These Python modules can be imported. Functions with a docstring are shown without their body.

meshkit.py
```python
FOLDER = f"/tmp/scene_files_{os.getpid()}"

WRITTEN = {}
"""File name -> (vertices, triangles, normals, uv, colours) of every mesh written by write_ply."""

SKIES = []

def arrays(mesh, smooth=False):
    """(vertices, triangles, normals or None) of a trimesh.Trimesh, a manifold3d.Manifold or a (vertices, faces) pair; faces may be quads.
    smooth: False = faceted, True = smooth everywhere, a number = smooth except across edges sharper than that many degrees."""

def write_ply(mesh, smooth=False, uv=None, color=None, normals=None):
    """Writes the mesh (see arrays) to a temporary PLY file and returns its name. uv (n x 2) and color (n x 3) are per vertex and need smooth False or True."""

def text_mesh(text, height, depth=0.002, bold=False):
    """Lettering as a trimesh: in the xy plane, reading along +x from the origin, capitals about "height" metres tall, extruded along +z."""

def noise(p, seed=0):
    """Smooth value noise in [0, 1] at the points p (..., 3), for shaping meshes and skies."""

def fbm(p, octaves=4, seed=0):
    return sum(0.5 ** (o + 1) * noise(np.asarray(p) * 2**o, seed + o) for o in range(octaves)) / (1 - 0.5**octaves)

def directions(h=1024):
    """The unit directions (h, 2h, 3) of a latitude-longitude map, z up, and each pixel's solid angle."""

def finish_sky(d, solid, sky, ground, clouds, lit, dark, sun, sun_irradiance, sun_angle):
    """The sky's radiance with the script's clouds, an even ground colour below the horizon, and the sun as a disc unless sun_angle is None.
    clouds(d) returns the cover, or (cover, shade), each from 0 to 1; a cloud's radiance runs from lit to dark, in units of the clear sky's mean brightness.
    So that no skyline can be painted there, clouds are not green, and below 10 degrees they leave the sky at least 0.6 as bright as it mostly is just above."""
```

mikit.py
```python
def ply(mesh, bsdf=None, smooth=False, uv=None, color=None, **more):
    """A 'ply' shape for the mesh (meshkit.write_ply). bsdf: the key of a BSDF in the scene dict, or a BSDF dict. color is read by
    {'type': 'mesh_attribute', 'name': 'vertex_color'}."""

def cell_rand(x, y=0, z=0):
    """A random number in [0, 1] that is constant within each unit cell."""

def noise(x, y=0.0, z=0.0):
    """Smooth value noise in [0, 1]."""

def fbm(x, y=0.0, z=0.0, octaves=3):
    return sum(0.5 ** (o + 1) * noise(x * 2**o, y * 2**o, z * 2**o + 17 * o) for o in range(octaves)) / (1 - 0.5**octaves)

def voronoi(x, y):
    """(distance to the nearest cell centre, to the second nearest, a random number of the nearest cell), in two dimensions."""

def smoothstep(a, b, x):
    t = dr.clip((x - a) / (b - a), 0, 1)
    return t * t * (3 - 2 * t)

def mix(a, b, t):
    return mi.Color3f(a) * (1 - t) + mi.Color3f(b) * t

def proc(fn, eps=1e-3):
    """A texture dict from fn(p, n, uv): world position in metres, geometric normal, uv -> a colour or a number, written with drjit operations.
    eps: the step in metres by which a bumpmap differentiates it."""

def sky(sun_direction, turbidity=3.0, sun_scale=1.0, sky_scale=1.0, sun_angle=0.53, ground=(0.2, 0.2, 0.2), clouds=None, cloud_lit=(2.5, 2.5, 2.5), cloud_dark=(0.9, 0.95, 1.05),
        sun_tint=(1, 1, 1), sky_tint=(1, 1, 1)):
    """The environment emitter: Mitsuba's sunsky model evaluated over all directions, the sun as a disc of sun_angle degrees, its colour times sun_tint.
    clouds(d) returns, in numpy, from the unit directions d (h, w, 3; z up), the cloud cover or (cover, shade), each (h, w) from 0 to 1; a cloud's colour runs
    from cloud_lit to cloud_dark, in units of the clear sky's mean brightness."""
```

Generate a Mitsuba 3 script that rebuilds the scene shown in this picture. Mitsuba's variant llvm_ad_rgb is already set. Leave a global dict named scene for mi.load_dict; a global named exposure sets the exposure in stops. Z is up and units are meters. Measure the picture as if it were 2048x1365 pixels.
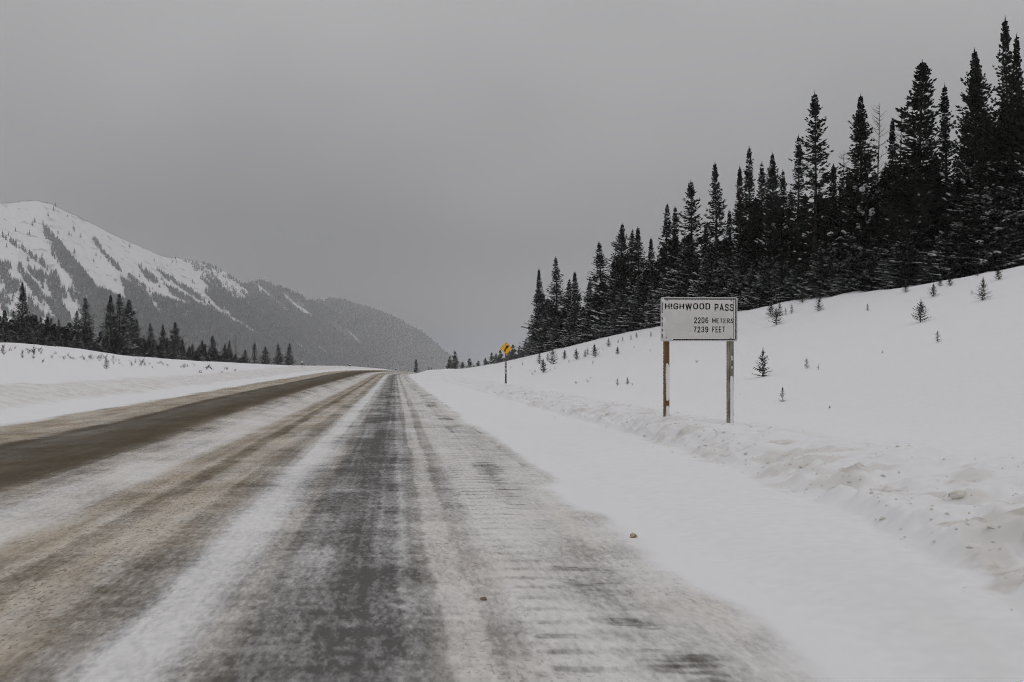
import math
import numpy as np, trimesh, mitsuba as mi, drjit as dr
import mikit, meshkit
from mikit import noise, fbm, voronoi, cell_rand, smoothstep, mix, proc
from scipy.interpolate import PchipInterpolator as Pchip
from shapely import Polygon, LineString, affinity, contains_xy, union_all

T = mi.ScalarTransform4f
scene, labels = {}, {}

# ------------------------------------------------------------------ camera, sky, air, exposure
FPX, CX, HY = 2010.0, 1024.0, 735.0            # focal length, centre column and horizon row in photo pixels
EYE = 1.5
scene['camera'] = {'type': 'perspective', 'fov': 2 * math.degrees(math.atan(1024 / FPX)), 'fov_axis': 'x', 'near_clip': 0.05, 'far_clip': 20000.0,
                   'principal_point_offset_y': -(HY - 682.5) / 1365, 'to_world': T().look_at(origin=[0, 0, EYE], target=[0, 1, EYE], up=[0, 0, 1]),
                   'medium': {'type': 'ref', 'id': 'winter_air'}}
exposure = 0.97


def overcast(d):
    """A closed cloud deck, brightest overhead, with slow uneven patches; shade 1 is the dark low sky."""
    up = np.clip(d[..., 2], 0, 1)
    soft = meshkit.fbm(np.stack([d[..., 0] * 2.2, d[..., 1] * 2.2, up * 3.0], -1), 4, 7)
    side = 0.5 + 0.5 * d[..., 0] / np.maximum(1e-3, np.hypot(d[..., 0], d[..., 1]))
    shade = 1.0 - 1.0 * np.clip(up - .03, 0, 1) ** 0.48 + 0.36 * (soft - 0.5) - 0.14 * (side - 0.5) * (1 - up)
    return np.ones_like(up), np.clip(shade, 0, 1)


scene['sky'] = mikit.sky([0.55, -0.25, 0.8], turbidity=4, sun_scale=0.04, sun_angle=40, ground=(0.6, 0.6, 0.62), clouds=overcast,
                         cloud_lit=(2.75, 2.75, 2.77), cloud_dark=(0.045, 0.051, 0.066))
scene['winter_air'] = {'type': 'homogeneous', 'albedo': {'type': 'rgb', 'value': [0.89, 0.89, 0.90]}, 'sigma_t': 0.0002,
                         'phase': {'type': 'hg', 'g': 0.8}}


def at(px, py, d):
    """The point at depth d (metres along +y) seen at photo pixel (px, py)."""
    return np.array([(px - CX) / FPX * d, d, EYE + (HY - py) / FPX * d])


def ref(k):
    return {'type': 'ref', 'id': k}


def tag(key, label=None, cat=None, group=None, kind=None):
    e = labels.setdefault(key, {})
    for k, v in (('label', label), ('category', cat), ('group', group), ('kind', kind)):
        if v:
            e[k] = v


counts = {}


def numbered(name):
    n = counts.get(name, 0)
    counts[name] = n + 1
    return name if n == 0 else f'{name}_{n:03d}'


def twosided(b):
    return {'type': 'twosided', 'bsdf': b}


def rgb(*c):
    return {'type': 'rgb', 'value': list(c)}


def pl(x, pts):
    """Smoothly stepped profile through (x, value) points, in drjit."""
    out = mi.Float(pts[0][1])
    for (a, va), (b, vb) in zip(pts, pts[1:]):
        if va != vb:
            out = out + (vb - va) * smoothstep(a, b, x)
    return out


# ------------------------------------------------------------------ materials
def road_color(p, n, uv):
    w, d = uv.x, uv.y
    wob = (fbm(d * 0.05, 3.3, 1.0) - 0.5) * 0.25
    wl = w + wob * 0.2 + (noise(d * 0.35, w * 0.5, 5.0) - 0.5) * 0.07 + (fbm(w * 2.5, d * 7.0, 15.0) - .5) * .10
    # cover: how much snow lies on the asphalt; sand: how much grit is in it
    cover = pl(wl, [(-9.2, .60), (-8.3, .62), (-7.9, .60), (-7.45, .10), (-7.0, .17), (-6.2, .13), (-5.2, .08), (-4.85, .14), (-4.55, .46), (-4.2, .60), (-3.9, .82),
                    (-3.45, .82), (-3.2, .56), (-3.0, .50), (-2.85, .60), (-2.72, .26), (-2.56, .28), (-2.44, .58), (-2.1, .62), (-1.98, .42), (-1.78, .40), (-1.62, .58), (-1.47, .86), (-1.30, .86),
                    (-1.10, .60), (-.95, .52), (-.84, .34), (-.70, .34), (-.55, .30), (-.42, .22), (-.30, .18), (-.22, .16), (-.15, .30), (-.06, .24), (.0, .28), (.03, .44), (.09, .44), (.13, .40), (.24, .42), (.30, .70),
                    (.46, .78), (.52, .52), (.66, .56), (.78, .80), (1.2, .80), (1.3, .70), (1.6, .72), (1.8, .76)])
    sand = pl(w, [(-10.8, .15), (-10.2, .9), (-8.0, .95), (-7.5, .75), (-7.1, .5), (-5.2, .9), (-4.5, .55), (-4.0, .3), (-3.5, .35), (-3.1, .9), (-2.0, .75), (-1.7, .55), (-1.5, .12), (-1.2, .12),
                  (-.95, .35), (-.6, .15), (0, .12), (.25, .3), (.5, .35), (.8, .28), (1.2, .24), (1.6, .30), (2.1, .26)])
    near = dr.exp(-d / 55.0)
    drift = .7 * fbm(w * 1.6, d * 2.2, 2.0, octaves=5) + .5 * fbm(w * 2.6, d * 9.0, 2.5) - 0.6          # blown snow lies in bands across the lanes
    streak = fbm(w * 15.0, d * 0.22, 9.0, octaves=4) - 0.5                 # tyre tracks run along them
    patch = fbm(w * 1.6, d * 0.55, 4.0, octaves=4) - 0.5
    grain = .65 * fbm(w * 34.0, d * 11.0, 6.0) + .35 * noise(w * 90.0, d * 32.0, 6.5) - 0.5
    fleck = noise(w * 40.0, d * 16.0, 3.0)
    quiet = 1.0 - smoothstep(.80, .95, cover) * 0.75
    lane = smoothstep(-7.6, -7.3, w) * (1 - smoothstep(-5.0, -4.7, w))
    calm = 1 - .7 * lane
    c = cover + quiet * calm * (0.55 * drift + 0.27 * streak + 0.56 * patch + (0.22 + 0.46 * near) * grain)
    # rumble strip: snow packed between cross bars
    rum = smoothstep(.74, .84, wl) * (1 - smoothstep(1.15, 1.28, wl))
    bar = 0.5 + 0.5 * dr.sin(d * 2 * math.pi / 0.31 + 1.5 * noise(w * 3, d * .7, 8.0))
    c += rum * .10 * (1 - bar)
    c -= rum * 0.25 * smoothstep(.55, .95, bar) * (0.0 + 1.5 * noise(w * 2.5, d * .6, 12.0))
    # bare icy patches along the shoulder's edge
    icy = smoothstep(.50, .66, .65 * fbm(w * 1.1 + 3.0, d * 0.40, 21.0, octaves=4) + .35 * fbm(w * 3.0, d * 9.0, 22.0)) * smoothstep(1.08, 1.26, wl) * (1 - smoothstep(1.5, 1.72, wl + .3 * (noise(w * 2, d * .8, 3.) - .5)))
    icy += smoothstep(1.86, 1.92, wl) * (1 - smoothstep(1.96, 2.04, wl)) * smoothstep(.60, .74, fbm(d * .9, w * 5.0, 24.0, octaves=4)) * .6
    c -= 0.45 * icy
    c = dr.clip(c, 0.05, 1.0)
    c = mi.Float(smoothstep(-0.08, 1.02, c))
    snow = mix((.80, .80, .815), (.53, .45, .35), dr.clip(sand * (0.55 + 0.9 * (fbm(w * 3, d * .8, 14.0) - .2)), 0, 1))
    under = mix(mix((.100, .100, .103), (.150, .120, .085), sand), (.088, .073, .053), lane)
    col = mix(under, snow, c)
    rim = dr.maximum(smoothstep(-.16, .16, w - 2.02 + .60 * (fbm(w * 1.5, d * .8, 51.0, octaves=4) - .5)), 1 - smoothstep(-.4, .4, w + 10.15 - 1.1 * (fbm(w * 1.2, d * .35, 52.0, octaves=4) - .5)))
    rim = dr.maximum(rim, dr.maximum(smoothstep(2.3, 2.44, w), 1 - smoothstep(-10.88, -10.7, w)))
    col = mix(col, (.845, .845, .865), rim)
    # grit: dark specks of sand in the snow
    grit = (1 - rim) * smoothstep(.72, .88, noise(w * 60.0, d * 30.0, 31.0)) * smoothstep(.35, .75, fbm(w * 2.0, d * 1.0, 33.0) + .35 * sand - .1) * (0.25 + sand)
    col = mix(col, (.20, .155, .11), dr.clip(grit * 0.65, 0, .8) * (1 - .8 * lane))
    return col * (1 + (0.14 * fleck - .07) * (1 - rim))


def road_bump(p, n, uv):
    w, d = uv.x, uv.y
    return 0.010 * fbm(w * 9.0, d * 14.0, 1.0, octaves=4) + 0.006 * noise(w * 40, d * 40, 2.0)


def toe_of(d):
    return 5.0 - 1.25 * dr.exp(-(dr.maximum(d, 2.0) - 6.0) / 5.0)


def snow_color(p, n, uv):
    w, d = uv.x, uv.y
    wv = w + (fbm(p.x * .9, p.y * .9, 3.0) - .5) * 0.9
    toe = toe_of(d)
    berm = smoothstep(toe - .15, toe + .1, wv) * (1 - smoothstep(toe + .5, toe + 3.0, wv)) * dr.exp(-d / 90.0)
    left = smoothstep(-16.2, -15.0, wv) * (1 - smoothstep(-12.6, -12.0, wv))
    speck = smoothstep(.60, .80, fbm(p.x * 5.0, p.y * 5.0, 5.0, octaves=4))
    lumps = fbm(p.x * 2.2, p.y * 2.2, 7.0, octaves=4)
    dirt = dr.clip(berm * (.14 + .95 * smoothstep(.46, .66, lumps)) + left * (.40 + .6 * smoothstep(.4, .7, lumps)), 0, 1)
    edge = 0.0
    shelf = smoothstep(2.4, 2.9, wv) * (1 - smoothstep(toe - .6, toe, wv)) * (1 - smoothstep(5.0, 9.0, d)) * .15
    col = mix((.845, .845, .865), (.62, .585, .54), dr.clip(dirt * .55 + edge + shelf, 0, 1))
    col = mix(col, (.36, .31, .26), speck * dr.clip(dirt * .9, 0, 1) * .45)
    return col * (0.975 + 0.05 * noise(p.x * 14, p.y * 14, 2.0))


def snow_bump(p, n, uv):
    return 0.040 * fbm(p.x * 1.6, p.y * 3.4, 1.0, octaves=4) + .10 * fbm(p.x * .35, p.y * .6, 8.0) + 0.006 * fbm(p.x * 11, p.y * 16, 4.0)


def bark(p, n, uv):
    return mix((.085, .065, .052), (.035, .028, .024), fbm(p.x * 9, p.y * 9, p.z * 2.0))


def needles(p, n, uv):
    return mix((.017, .020, .0155), (.036, .041, .030), fbm(p.x * 1.1, p.y * 1.1, p.z * 1.1))


scene['road_surface'] = {'type': 'bumpmap', 'arbitrary': proc(road_bump, .01), 'scale': 1.0, 'bsdf': twosided({'type': 'diffuse', 'reflectance': proc(road_color)})}
scene['packed_snow'] = {'type': 'bumpmap', 'arbitrary': proc(snow_bump, .01), 'scale': 1.0, 'bsdf': twosided({'type': 'diffuse', 'reflectance': proc(snow_color)})}
scene['clean_snow'] = twosided({'type': 'diffuse', 'reflectance': rgb(.82, .82, .84)})
scene['dirty_snow'] = twosided({'type': 'diffuse', 'reflectance': proc(lambda p, n, uv: mix((.80, .79, .775), (.60, .55, .48), fbm(p.x * 7, p.y * 7, p.z * 7)))})
scene['spruce_bark'] = twosided({'type': 'diffuse', 'reflectance': proc(bark)})
scene['spruce_needles'] = twosided({'type': 'diffuse', 'reflectance': proc(needles)})
scene['sapling_needles'] = twosided({'type': 'diffuse', 'reflectance': rgb(.045, .052, .034)})
scene['larch_wood'] = twosided({'type': 'diffuse', 'reflectance': rgb(.11, .085, .065)})
scene['dry_stalk'] = twosided({'type': 'diffuse', 'reflectance': rgb(.075, .062, .05)})
scene['mountain_snow'] = twosided({'type': 'diffuse', 'reflectance': proc(lambda p, n, uv: mix((.84, .84, .86), (.30, .29, .29), .55 * smoothstep(.60, .74, fbm(p.x * .045, p.y * .045, p.z * .045, octaves=5))))})
scene['far_needles'] = twosided({'type': 'diffuse', 'reflectance': proc(lambda p, n, uv: mix((.035, .042, .038), (.10, .11, .11), fbm(p.x * .08, p.y * .08, p.z * .08)))})

# ------------------------------------------------------------------ terrain: one loft of lines that run along the road
def bend(d):
    e = np.clip(d - 150, 0, None)
    return np.where(e < 160, e ** 2 / 1070, 160 ** 2 / 1070 + (e - 160) * 320 / 1070)


def x_ref(d):
    return -0.11642 * np.asarray(d, float) + bend(np.asarray(d, float))




def line(knots, far_w=None, drop=0.0, rise=0.0):
    """(d, w, z) knots near, then the common fall into the valley; returns w(d), z(d)."""
    k = np.array(knots, float)
    wf = k[-1, 1] if far_w is None else far_w
    add = np.array([(380, k[-1, 1], -4.0 + drop), (600, wf, -10 + drop + rise), (1000, wf * 1.3, -24 + drop), (8300, wf * 4.2, -50 + drop)])
    k = np.vstack([k, add])
    u = np.log(k[:, 0] + 12)
    return Pchip(u, k[:, 1], extrapolate=False), Pchip(u, k[:, 2], extrapolate=False), k[0, 0]


R_ = [(4, 0), (60, 0), (100, .05), (150, .20), (185, .25), (225, .2), (300, -1.5)]
def along(w, zs):
    return [(d, w, z) for d, z in zs]


L_FIELD = [(4, -80, 6.0), (60, -76, 5.3), (150, -60, 4.9), (171, -45, 3.2), (195, -38, 2.0), (218, -32, .9), (260, -29, -.8), (300, -28, -2.5)]
BANK_L = [(4, .5), (26, .55), (38, .65), (65, .75), (100, 1.0), (153, 1.5), (205, 1.75), (250, 1.25), (300, -.5)]
T_LINE = [(4, 78, 13.0), (40, 60, 11.0), (72, 45, 8.75), (78, 39.5, 7.65), (88, 35.5, 7.35), (100, 34.5, 7.0), (120, 31.8, 6.3), (140, 28.6, 5.05), (165, 23.8, 3.55), (200, 17.5, 1.0), (250, 12, -.9), (300, 10, -3)]
CREST_R = [(4, 6.5, .42), (10.8, 6.8, .45), (18, 5.7, .43), (30, 5.9, .41), (60, 6.6, .42), (110, 6.3, .55), (150, 5.6, .72), (200, 5.0, 1.0), (235, 5, .7), (300, 5, -1.2)]


def part_way(a, b, fw, fz, ds):
    A, B = np.array(a), np.array(b)
    out = []
    for d in ds:
        wa, za = np.interp(d, A[:, 0], A[:, 1]), np.interp(d, A[:, 0], A[:, 2])
        wb, zb = np.interp(d, B[:, 0], B[:, 1]), np.interp(d, B[:, 0], B[:, 2])
        out.append((d, wa + fw * (wb - wa), za + fz * (zb - za)))
    return out


DS = [4, 15, 30, 50, 72, 85, 100, 120, 140, 165, 200, 250, 300]
bankL = [(d, -14.5, z) for d, z in BANK_L]
lines = [  # name, line, subdivisions to the next line
    ('far_left', line([(4, -320, 14), (150, -300, 12), (300, -260, 0)], -900, 20), 10),
    ('left_back', line([(d, w - 22, z + .2) for d, w, z in L_FIELD], -140), 10),
    ('left_field', line(L_FIELD, -70, 0, 6), 40),
    ('left_mid', line(part_way(L_FIELD, bankL, .62, .72, DS), -50, 0, 6), 26),
    ('left_bank', line(bankL, -20, 0, 5), 22),
    ('left_toe', line([(d, -12.0, z + .12) for d, _, z in along(0, [(4, 0), (26, 0), (51, .16), (100, .5), (163, .85), (205, .98), (240, .9), (300, -.8)])], -13), 10),
    ('road_left', line(along(-10.9, [(4, 0), (26, 0), (51, .16), (100, .5), (163, .85), (205, .95), (240, .85), (300, -.9)]), -10.9), 14),
    ('lane_left', line(along(-7.65, [(4, 0), (26, .02), (38, .16), (75, .41), (145, .78), (190, .86), (230, .75), (300, -1.0)]), -7.65), 12),
    ('lane_right', line(along(-4.82, [(4, 0), (20, .02), (24, .09), (47, .28), (111, .5), (160, .62), (195, .66), (230, .55), (300, -1.2)]), -4.82), 12),
    ('white_band', line(along(-3.2, [(4, 0), (50, .0), (100, .15), (150, .38), (190, .45), (230, .35), (300, -1.3)]), -3.2), 30),
    ('track', line(along(0, R_), 0), 20),
    ('road_right', line(along(2.45, R_), 2.45), 20),
    ('shelf', line([(4, 3.0, .05), (60, 3.3, .06), (100, 3.3, .1), (150, 3.2, .3), (200, 3.2, .5), (240, 3.2, .3), (300, 3, -1.4)], 3.2), 20),
    ('toe', line([(4, 3.7, .10), (6, 3.85, .10), (10, 4.45, .10), (14, 4.8, .10), (20, 4.95, .11), (47, 4.85, .12), (100, 4.6, .25), (150, 4.4, .48), (200, 4.1, .78), (240, 4.1, .5), (300, 4, -1.3)], 4.2), 46),
    ('crest', line(CREST_R, 5.5), 40),
    ('back', line(part_way(CREST_R, T_LINE, .07, -.020, DS), 8), 40),
    ('slope_low', line(part_way(CREST_R, T_LINE, .25, .13, DS), 9), 40),
    ('slope_mid', line(part_way(CREST_R, T_LINE, .58, .50, DS), 9.5), 50),
    ('tree_line', line(T_LINE, 11), 12),
    ('wood_front', line([(d, w + 8, z - .35) for d, w, z in T_LINE], 25), 12),
    ('wood', line([(d, w + 40, z + 1.2) for d, w, z in T_LINE], 120), 10),
    ('far_right', line([(4, 330, 40), (150, 300, 35), (300, 260, 10)], 900, 30), 1)]
NAMES = [n for n, _, _ in lines]


def knots_at(d):
    u = np.log(np.clip(d, 4, None) + 12)
    return np.stack([l[0](u) for _, l, _ in lines], 1), np.stack([l[1](u) for _, l, _ in lines], 1)


def section(d, par):
    """w and z at the loft parameters par (line index and fraction) for each depth d."""
    W, Z = knots_at(d)
    idx = np.arange(len(lines))
    return Pchip(idx, W, axis=1)(par), Pchip(idx, Z, axis=1)(par)


def vnoise(x, y, s, seed=0, octaves=3):
    return meshkit.fbm(np.stack([x * s, y * s, np.zeros_like(x) + seed * 3.7], -1), octaves, seed) - 0.5


def relief(x, y, w, d, par):
    i = {n: k for k, n in enumerate(NAMES)}
    fade = np.exp(-np.clip(d, 0, None) / 120)
    bump = lambda a, b, c, e: np.clip((par - a) / (b - a), 0, 1) * np.clip((e - par) / (e - c), 0, 1)
    berm = bump(i['toe'] - .2, i['toe'] + .1, i['crest'], i['back'])
    face = bump(i['toe'] - .06, i['toe'] + .06, i['toe'] + .35, i['toe'] + .75)
    lump = np.clip(vnoise(x, y, 1.5, 1, 4) * 2.2, -.5, .9)
    z = berm * fade * (.20 * lump + .09 * vnoise(x, y, 5.0, 2) + .05 * vnoise(x, y, 11.0, 14, 2)) + face * fade * (.10 + .38 * np.clip(vnoise(x, y, 2.4, 3, 4) + .08, 0, 1))
    bank = bump(i['left_mid'] + .6, i['left_bank'] - .15, i['left_bank'] + .5, i['left_toe'] + .2)
    z += bank * (.35 * vnoise(x, y, .55, 4, 4) + .16 * vnoise(x, y, 2.0, 5))
    slope = bump(i['back'], i['slope_low'], i['tree_line'] - .3, i['wood'])
    z += slope * (.9 * vnoise(x, y, .06, 6, 2) + .08 * vnoise(x, y, .6, 7, 2))
    tl = bump(i['tree_line'] - .35, i['tree_line'] - .02, i['tree_line'] + .1, i['wood_front'])
    z += tl * (1.1 * vnoise(x, y, .16, 8, 3) + .6 * vnoise(x, y, .7, 9, 2))
    lf = bump(i['left_back'], i['left_field'] - .1, i['left_field'] + .4, i['left_mid'] + .4)
    z += lf * (1.0 * vnoise(x, y, .07, 10, 3) + .3 * vnoise(x, y, .4, 11, 2))
    shelf = bump(i['road_right'], i['road_right'] + .5, i['toe'] - .1, i['toe'] + .1)
    z += shelf * fade * (.05 * vnoise(x, y, .7, 12, 2) + .02)
    road = bump(i['road_left'], i['lane_left'] - .5, i['road_right'] - .2, i['road_right'])
    z += road * .010 * vnoise(w * 3.0, d * .15, 1.0, 13, 3) * 2
    return z * np.clip(1 - (d - 300) / 100, 0, 1)


rows = np.concatenate([[-40, -25, -14, -7, -2, 1.0, 2.2], 3.0 * (1.0078 ** np.arange(0, 600)), np.geomspace(330, 8200, 44)])
par_all, road_cols = [], []
for k, (_, _, n) in enumerate(lines[:-1]):
    par_all += [k + j / n for j in range(n)]
par_all = np.array(par_all + [len(lines) - 1.0])


def ground_points(d, par):
    w, z = section(d, par)
    x = w + x_ref(d)[:, None]
    y = np.broadcast_to(d[:, None], w.shape)
    dd = np.clip(y, 0, None)
    return x, y, z + relief(x, y, w, dd, np.broadcast_to(par, w.shape)), w


GX, GY, GZ, GW = ground_points(rows, par_all)


def grid_mesh(c0, c1):
    cols = np.arange(c0, c1 + 1)
    v = np.stack([GX[:, cols], GY[:, cols], GZ[:, cols]], -1).reshape(-1, 3)
    uv = np.stack([GW[:, cols], GY[:, cols]], -1).reshape(-1, 2)
    nr, nc = len(rows), len(cols)
    i, j = np.meshgrid(np.arange(nr - 1), np.arange(nc - 1), indexing='ij')
    a = (i * nc + j).ravel()
    f = np.vstack([np.stack([a, a + 1, a + nc + 1], 1), np.stack([a, a + nc + 1, a + nc], 1)])
    return v, f, uv


iL = int(np.argmin(abs(par_all - NAMES.index('road_left'))))
iR = int(np.argmin(abs(par_all - NAMES.index('road_right'))))
v, f, uv = grid_mesh(iL, iR)
scene['road'] = mikit.ply((v, f), 'road_surface', True, uv=uv)
a, b = grid_mesh(0, iL), grid_mesh(iR, len(par_all) - 1)
scene['snow_ground'] = mikit.ply((np.vstack([a[0], b[0]]), np.vstack([a[1], b[1] + len(a[0])])), 'packed_snow', True, uv=np.vstack([a[2], b[2]]))
tag('road', 'two lane highway with sandy wheel tracks showing through wind blown snow', kind='structure')
tag('snow_ground', 'snow covered verges, plough banks and open slopes on both sides of the road', kind='structure')


def ground_z(x, y):
    """Height of the lofted ground at a point."""
    i = int(np.clip(np.searchsorted(rows, y) - 1, 0, len(rows) - 2))
    t = (y - rows[i]) / (rows[i + 1] - rows[i])
    return float((1 - t) * np.interp(x, GX[i], GZ[i]) + t * np.interp(x, GX[i + 1], GZ[i + 1]))


def hit(px, py, d0=4.0, d1=420.0):
    """Where the sight line through a photo pixel first meets the ground."""
    ds = np.geomspace(d0, d1, 260)
    last = None
    for d in ds:
        q = at(px, py, d)
        g = q[2] - ground_z(q[0], d)
        if g < 0:
            if last is None:
                return q
            t = last[1] / (last[1] - g)
            d = last[0] + t * (d - last[0])
            q = at(px, py, d)
            q[2] = ground_z(q[0], d)
            return q
        last = (d, g)
    return None


# ------------------------------------------------------------------ mountains and the woods on them
FAR_OFF = 2.3                                        # the ranges stand this much farther than first sketched


def mountain(name, ridge, foot, ns, nt, rough, seed, label, mat='mountain_snow', hollow=.35):
    """Flank lofted from a ridge line to its foot, both given as (px, py, depth)."""
    s0 = np.linspace(0, 1, len(ridge))
    Rp = np.array([at(x, y, FAR_OFF * d) for x, y, d in ridge])
    Fp = np.array([at(x, y, FAR_OFF * d) for x, y, d in foot])
    r, g = Pchip(s0, Rp), Pchip(np.linspace(0, 1, len(foot)), Fp)

    def surf(s, t):
        A, B = r(s), g(s)
        tt = t[..., None]
        q = A + (B - A) * tt
        q[..., 2] = A[..., 2] + (B[..., 2] - A[..., 2]) * (t + hollow * t * (1 - t))
        amp = rough * FAR_OFF * (0.25 + np.clip(t * 3, 0, 1) * .75)
        gully = meshkit.fbm(np.stack([s * 26, t * 2.2, s * 0 + seed], -1), 4, seed) - .5
        small = meshkit.fbm(q / 70.0, 4, seed + 5) - .5
        q[..., 2] += amp * (gully * 1.2 + small * .55)
        return q

    s, t = np.meshgrid(np.linspace(0, 1, ns), np.linspace(0, 1, nt), indexing='ij')
    q = surf(s, t)
    back = q[:, :1] + np.array([-440.0, 700.0, 0])          # the far side falls away
    back[..., 2] = -60
    q = np.concatenate([back, q], 1)
    n = nt + 1
    i, j = np.meshgrid(np.arange(ns - 1), np.arange(n - 1), indexing='ij')
    k = (i * n + j).ravel()
    fc = np.vstack([np.stack([k, k + n, k + n + 1], 1), np.stack([k, k + n + 1, k + 1], 1)])
    st = np.stack([np.repeat(np.linspace(0, 1, ns), n), np.tile(np.append(-.05, np.linspace(0, 1, nt)), ns)], 1)
    scene[name] = mikit.ply((q.reshape(-1, 3), fc), mat, True, uv=st)
    tag(name, label, kind='structure')
    return surf


def chutes(segs):
    """Wooded ground with open snow strips along (s, t) segments of the flank."""
    def fn(p, n, uv):
        m = mi.Float(0.0)
        for (s0, t0), (s1, t1), hw in segs:
            dx, dy = s1 - s0, t1 - t0
            k = dr.clip(((uv.x - s0) * dx + (uv.y - t0) * dy) / (dx * dx + dy * dy), 0, 1)
            e = dr.sqrt(dr.square(uv.x - s0 - k * dx) + dr.square(uv.y - t0 - k * dy)) / hw
            m = dr.maximum(m, 1 - smoothstep(.6, 1.2, e + .8 * (fbm(uv.x * 60, uv.y * 20, 3.0) - .5)))
        bare = smoothstep(.60, .74, fbm(uv.x * 30, uv.y * 9, 5.0, octaves=4)) * .5
        return mix((.10, .105, .105), (.82, .82, .84), dr.maximum(m, bare))
    return fn


def strip_of(surf, pa, pb, wpx):
    """The (s, t) segment of a flank between two sighted points, with its half width."""
    s_, t_ = np.meshgrid(np.linspace(0, 1, 160), np.linspace(0, 1, 120), indexing='ij')
    q = surf(s_, t_)
    px, py = CX + q[..., 0] / q[..., 1] * FPX, HY - (q[..., 2] - EYE) / q[..., 1] * FPX
    got = []
    for x, y in (pa, pb):
        k = np.argmin((px - x) ** 2 + (py - y) ** 2)
        got.append((float(s_.ravel()[k]), float(t_.ravel()[k])))
    L_ = math.hypot(got[1][0] - got[0][0], got[1][1] - got[0][1])
    return got[0], got[1], max(.012, L_ * wpx / math.hypot(pb[0] - pa[0], pb[1] - pa[1]))


def crop(*pts):
    return Polygon([(x / 2.904, 360 + y / 2.904) for x, y in pts])


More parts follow.
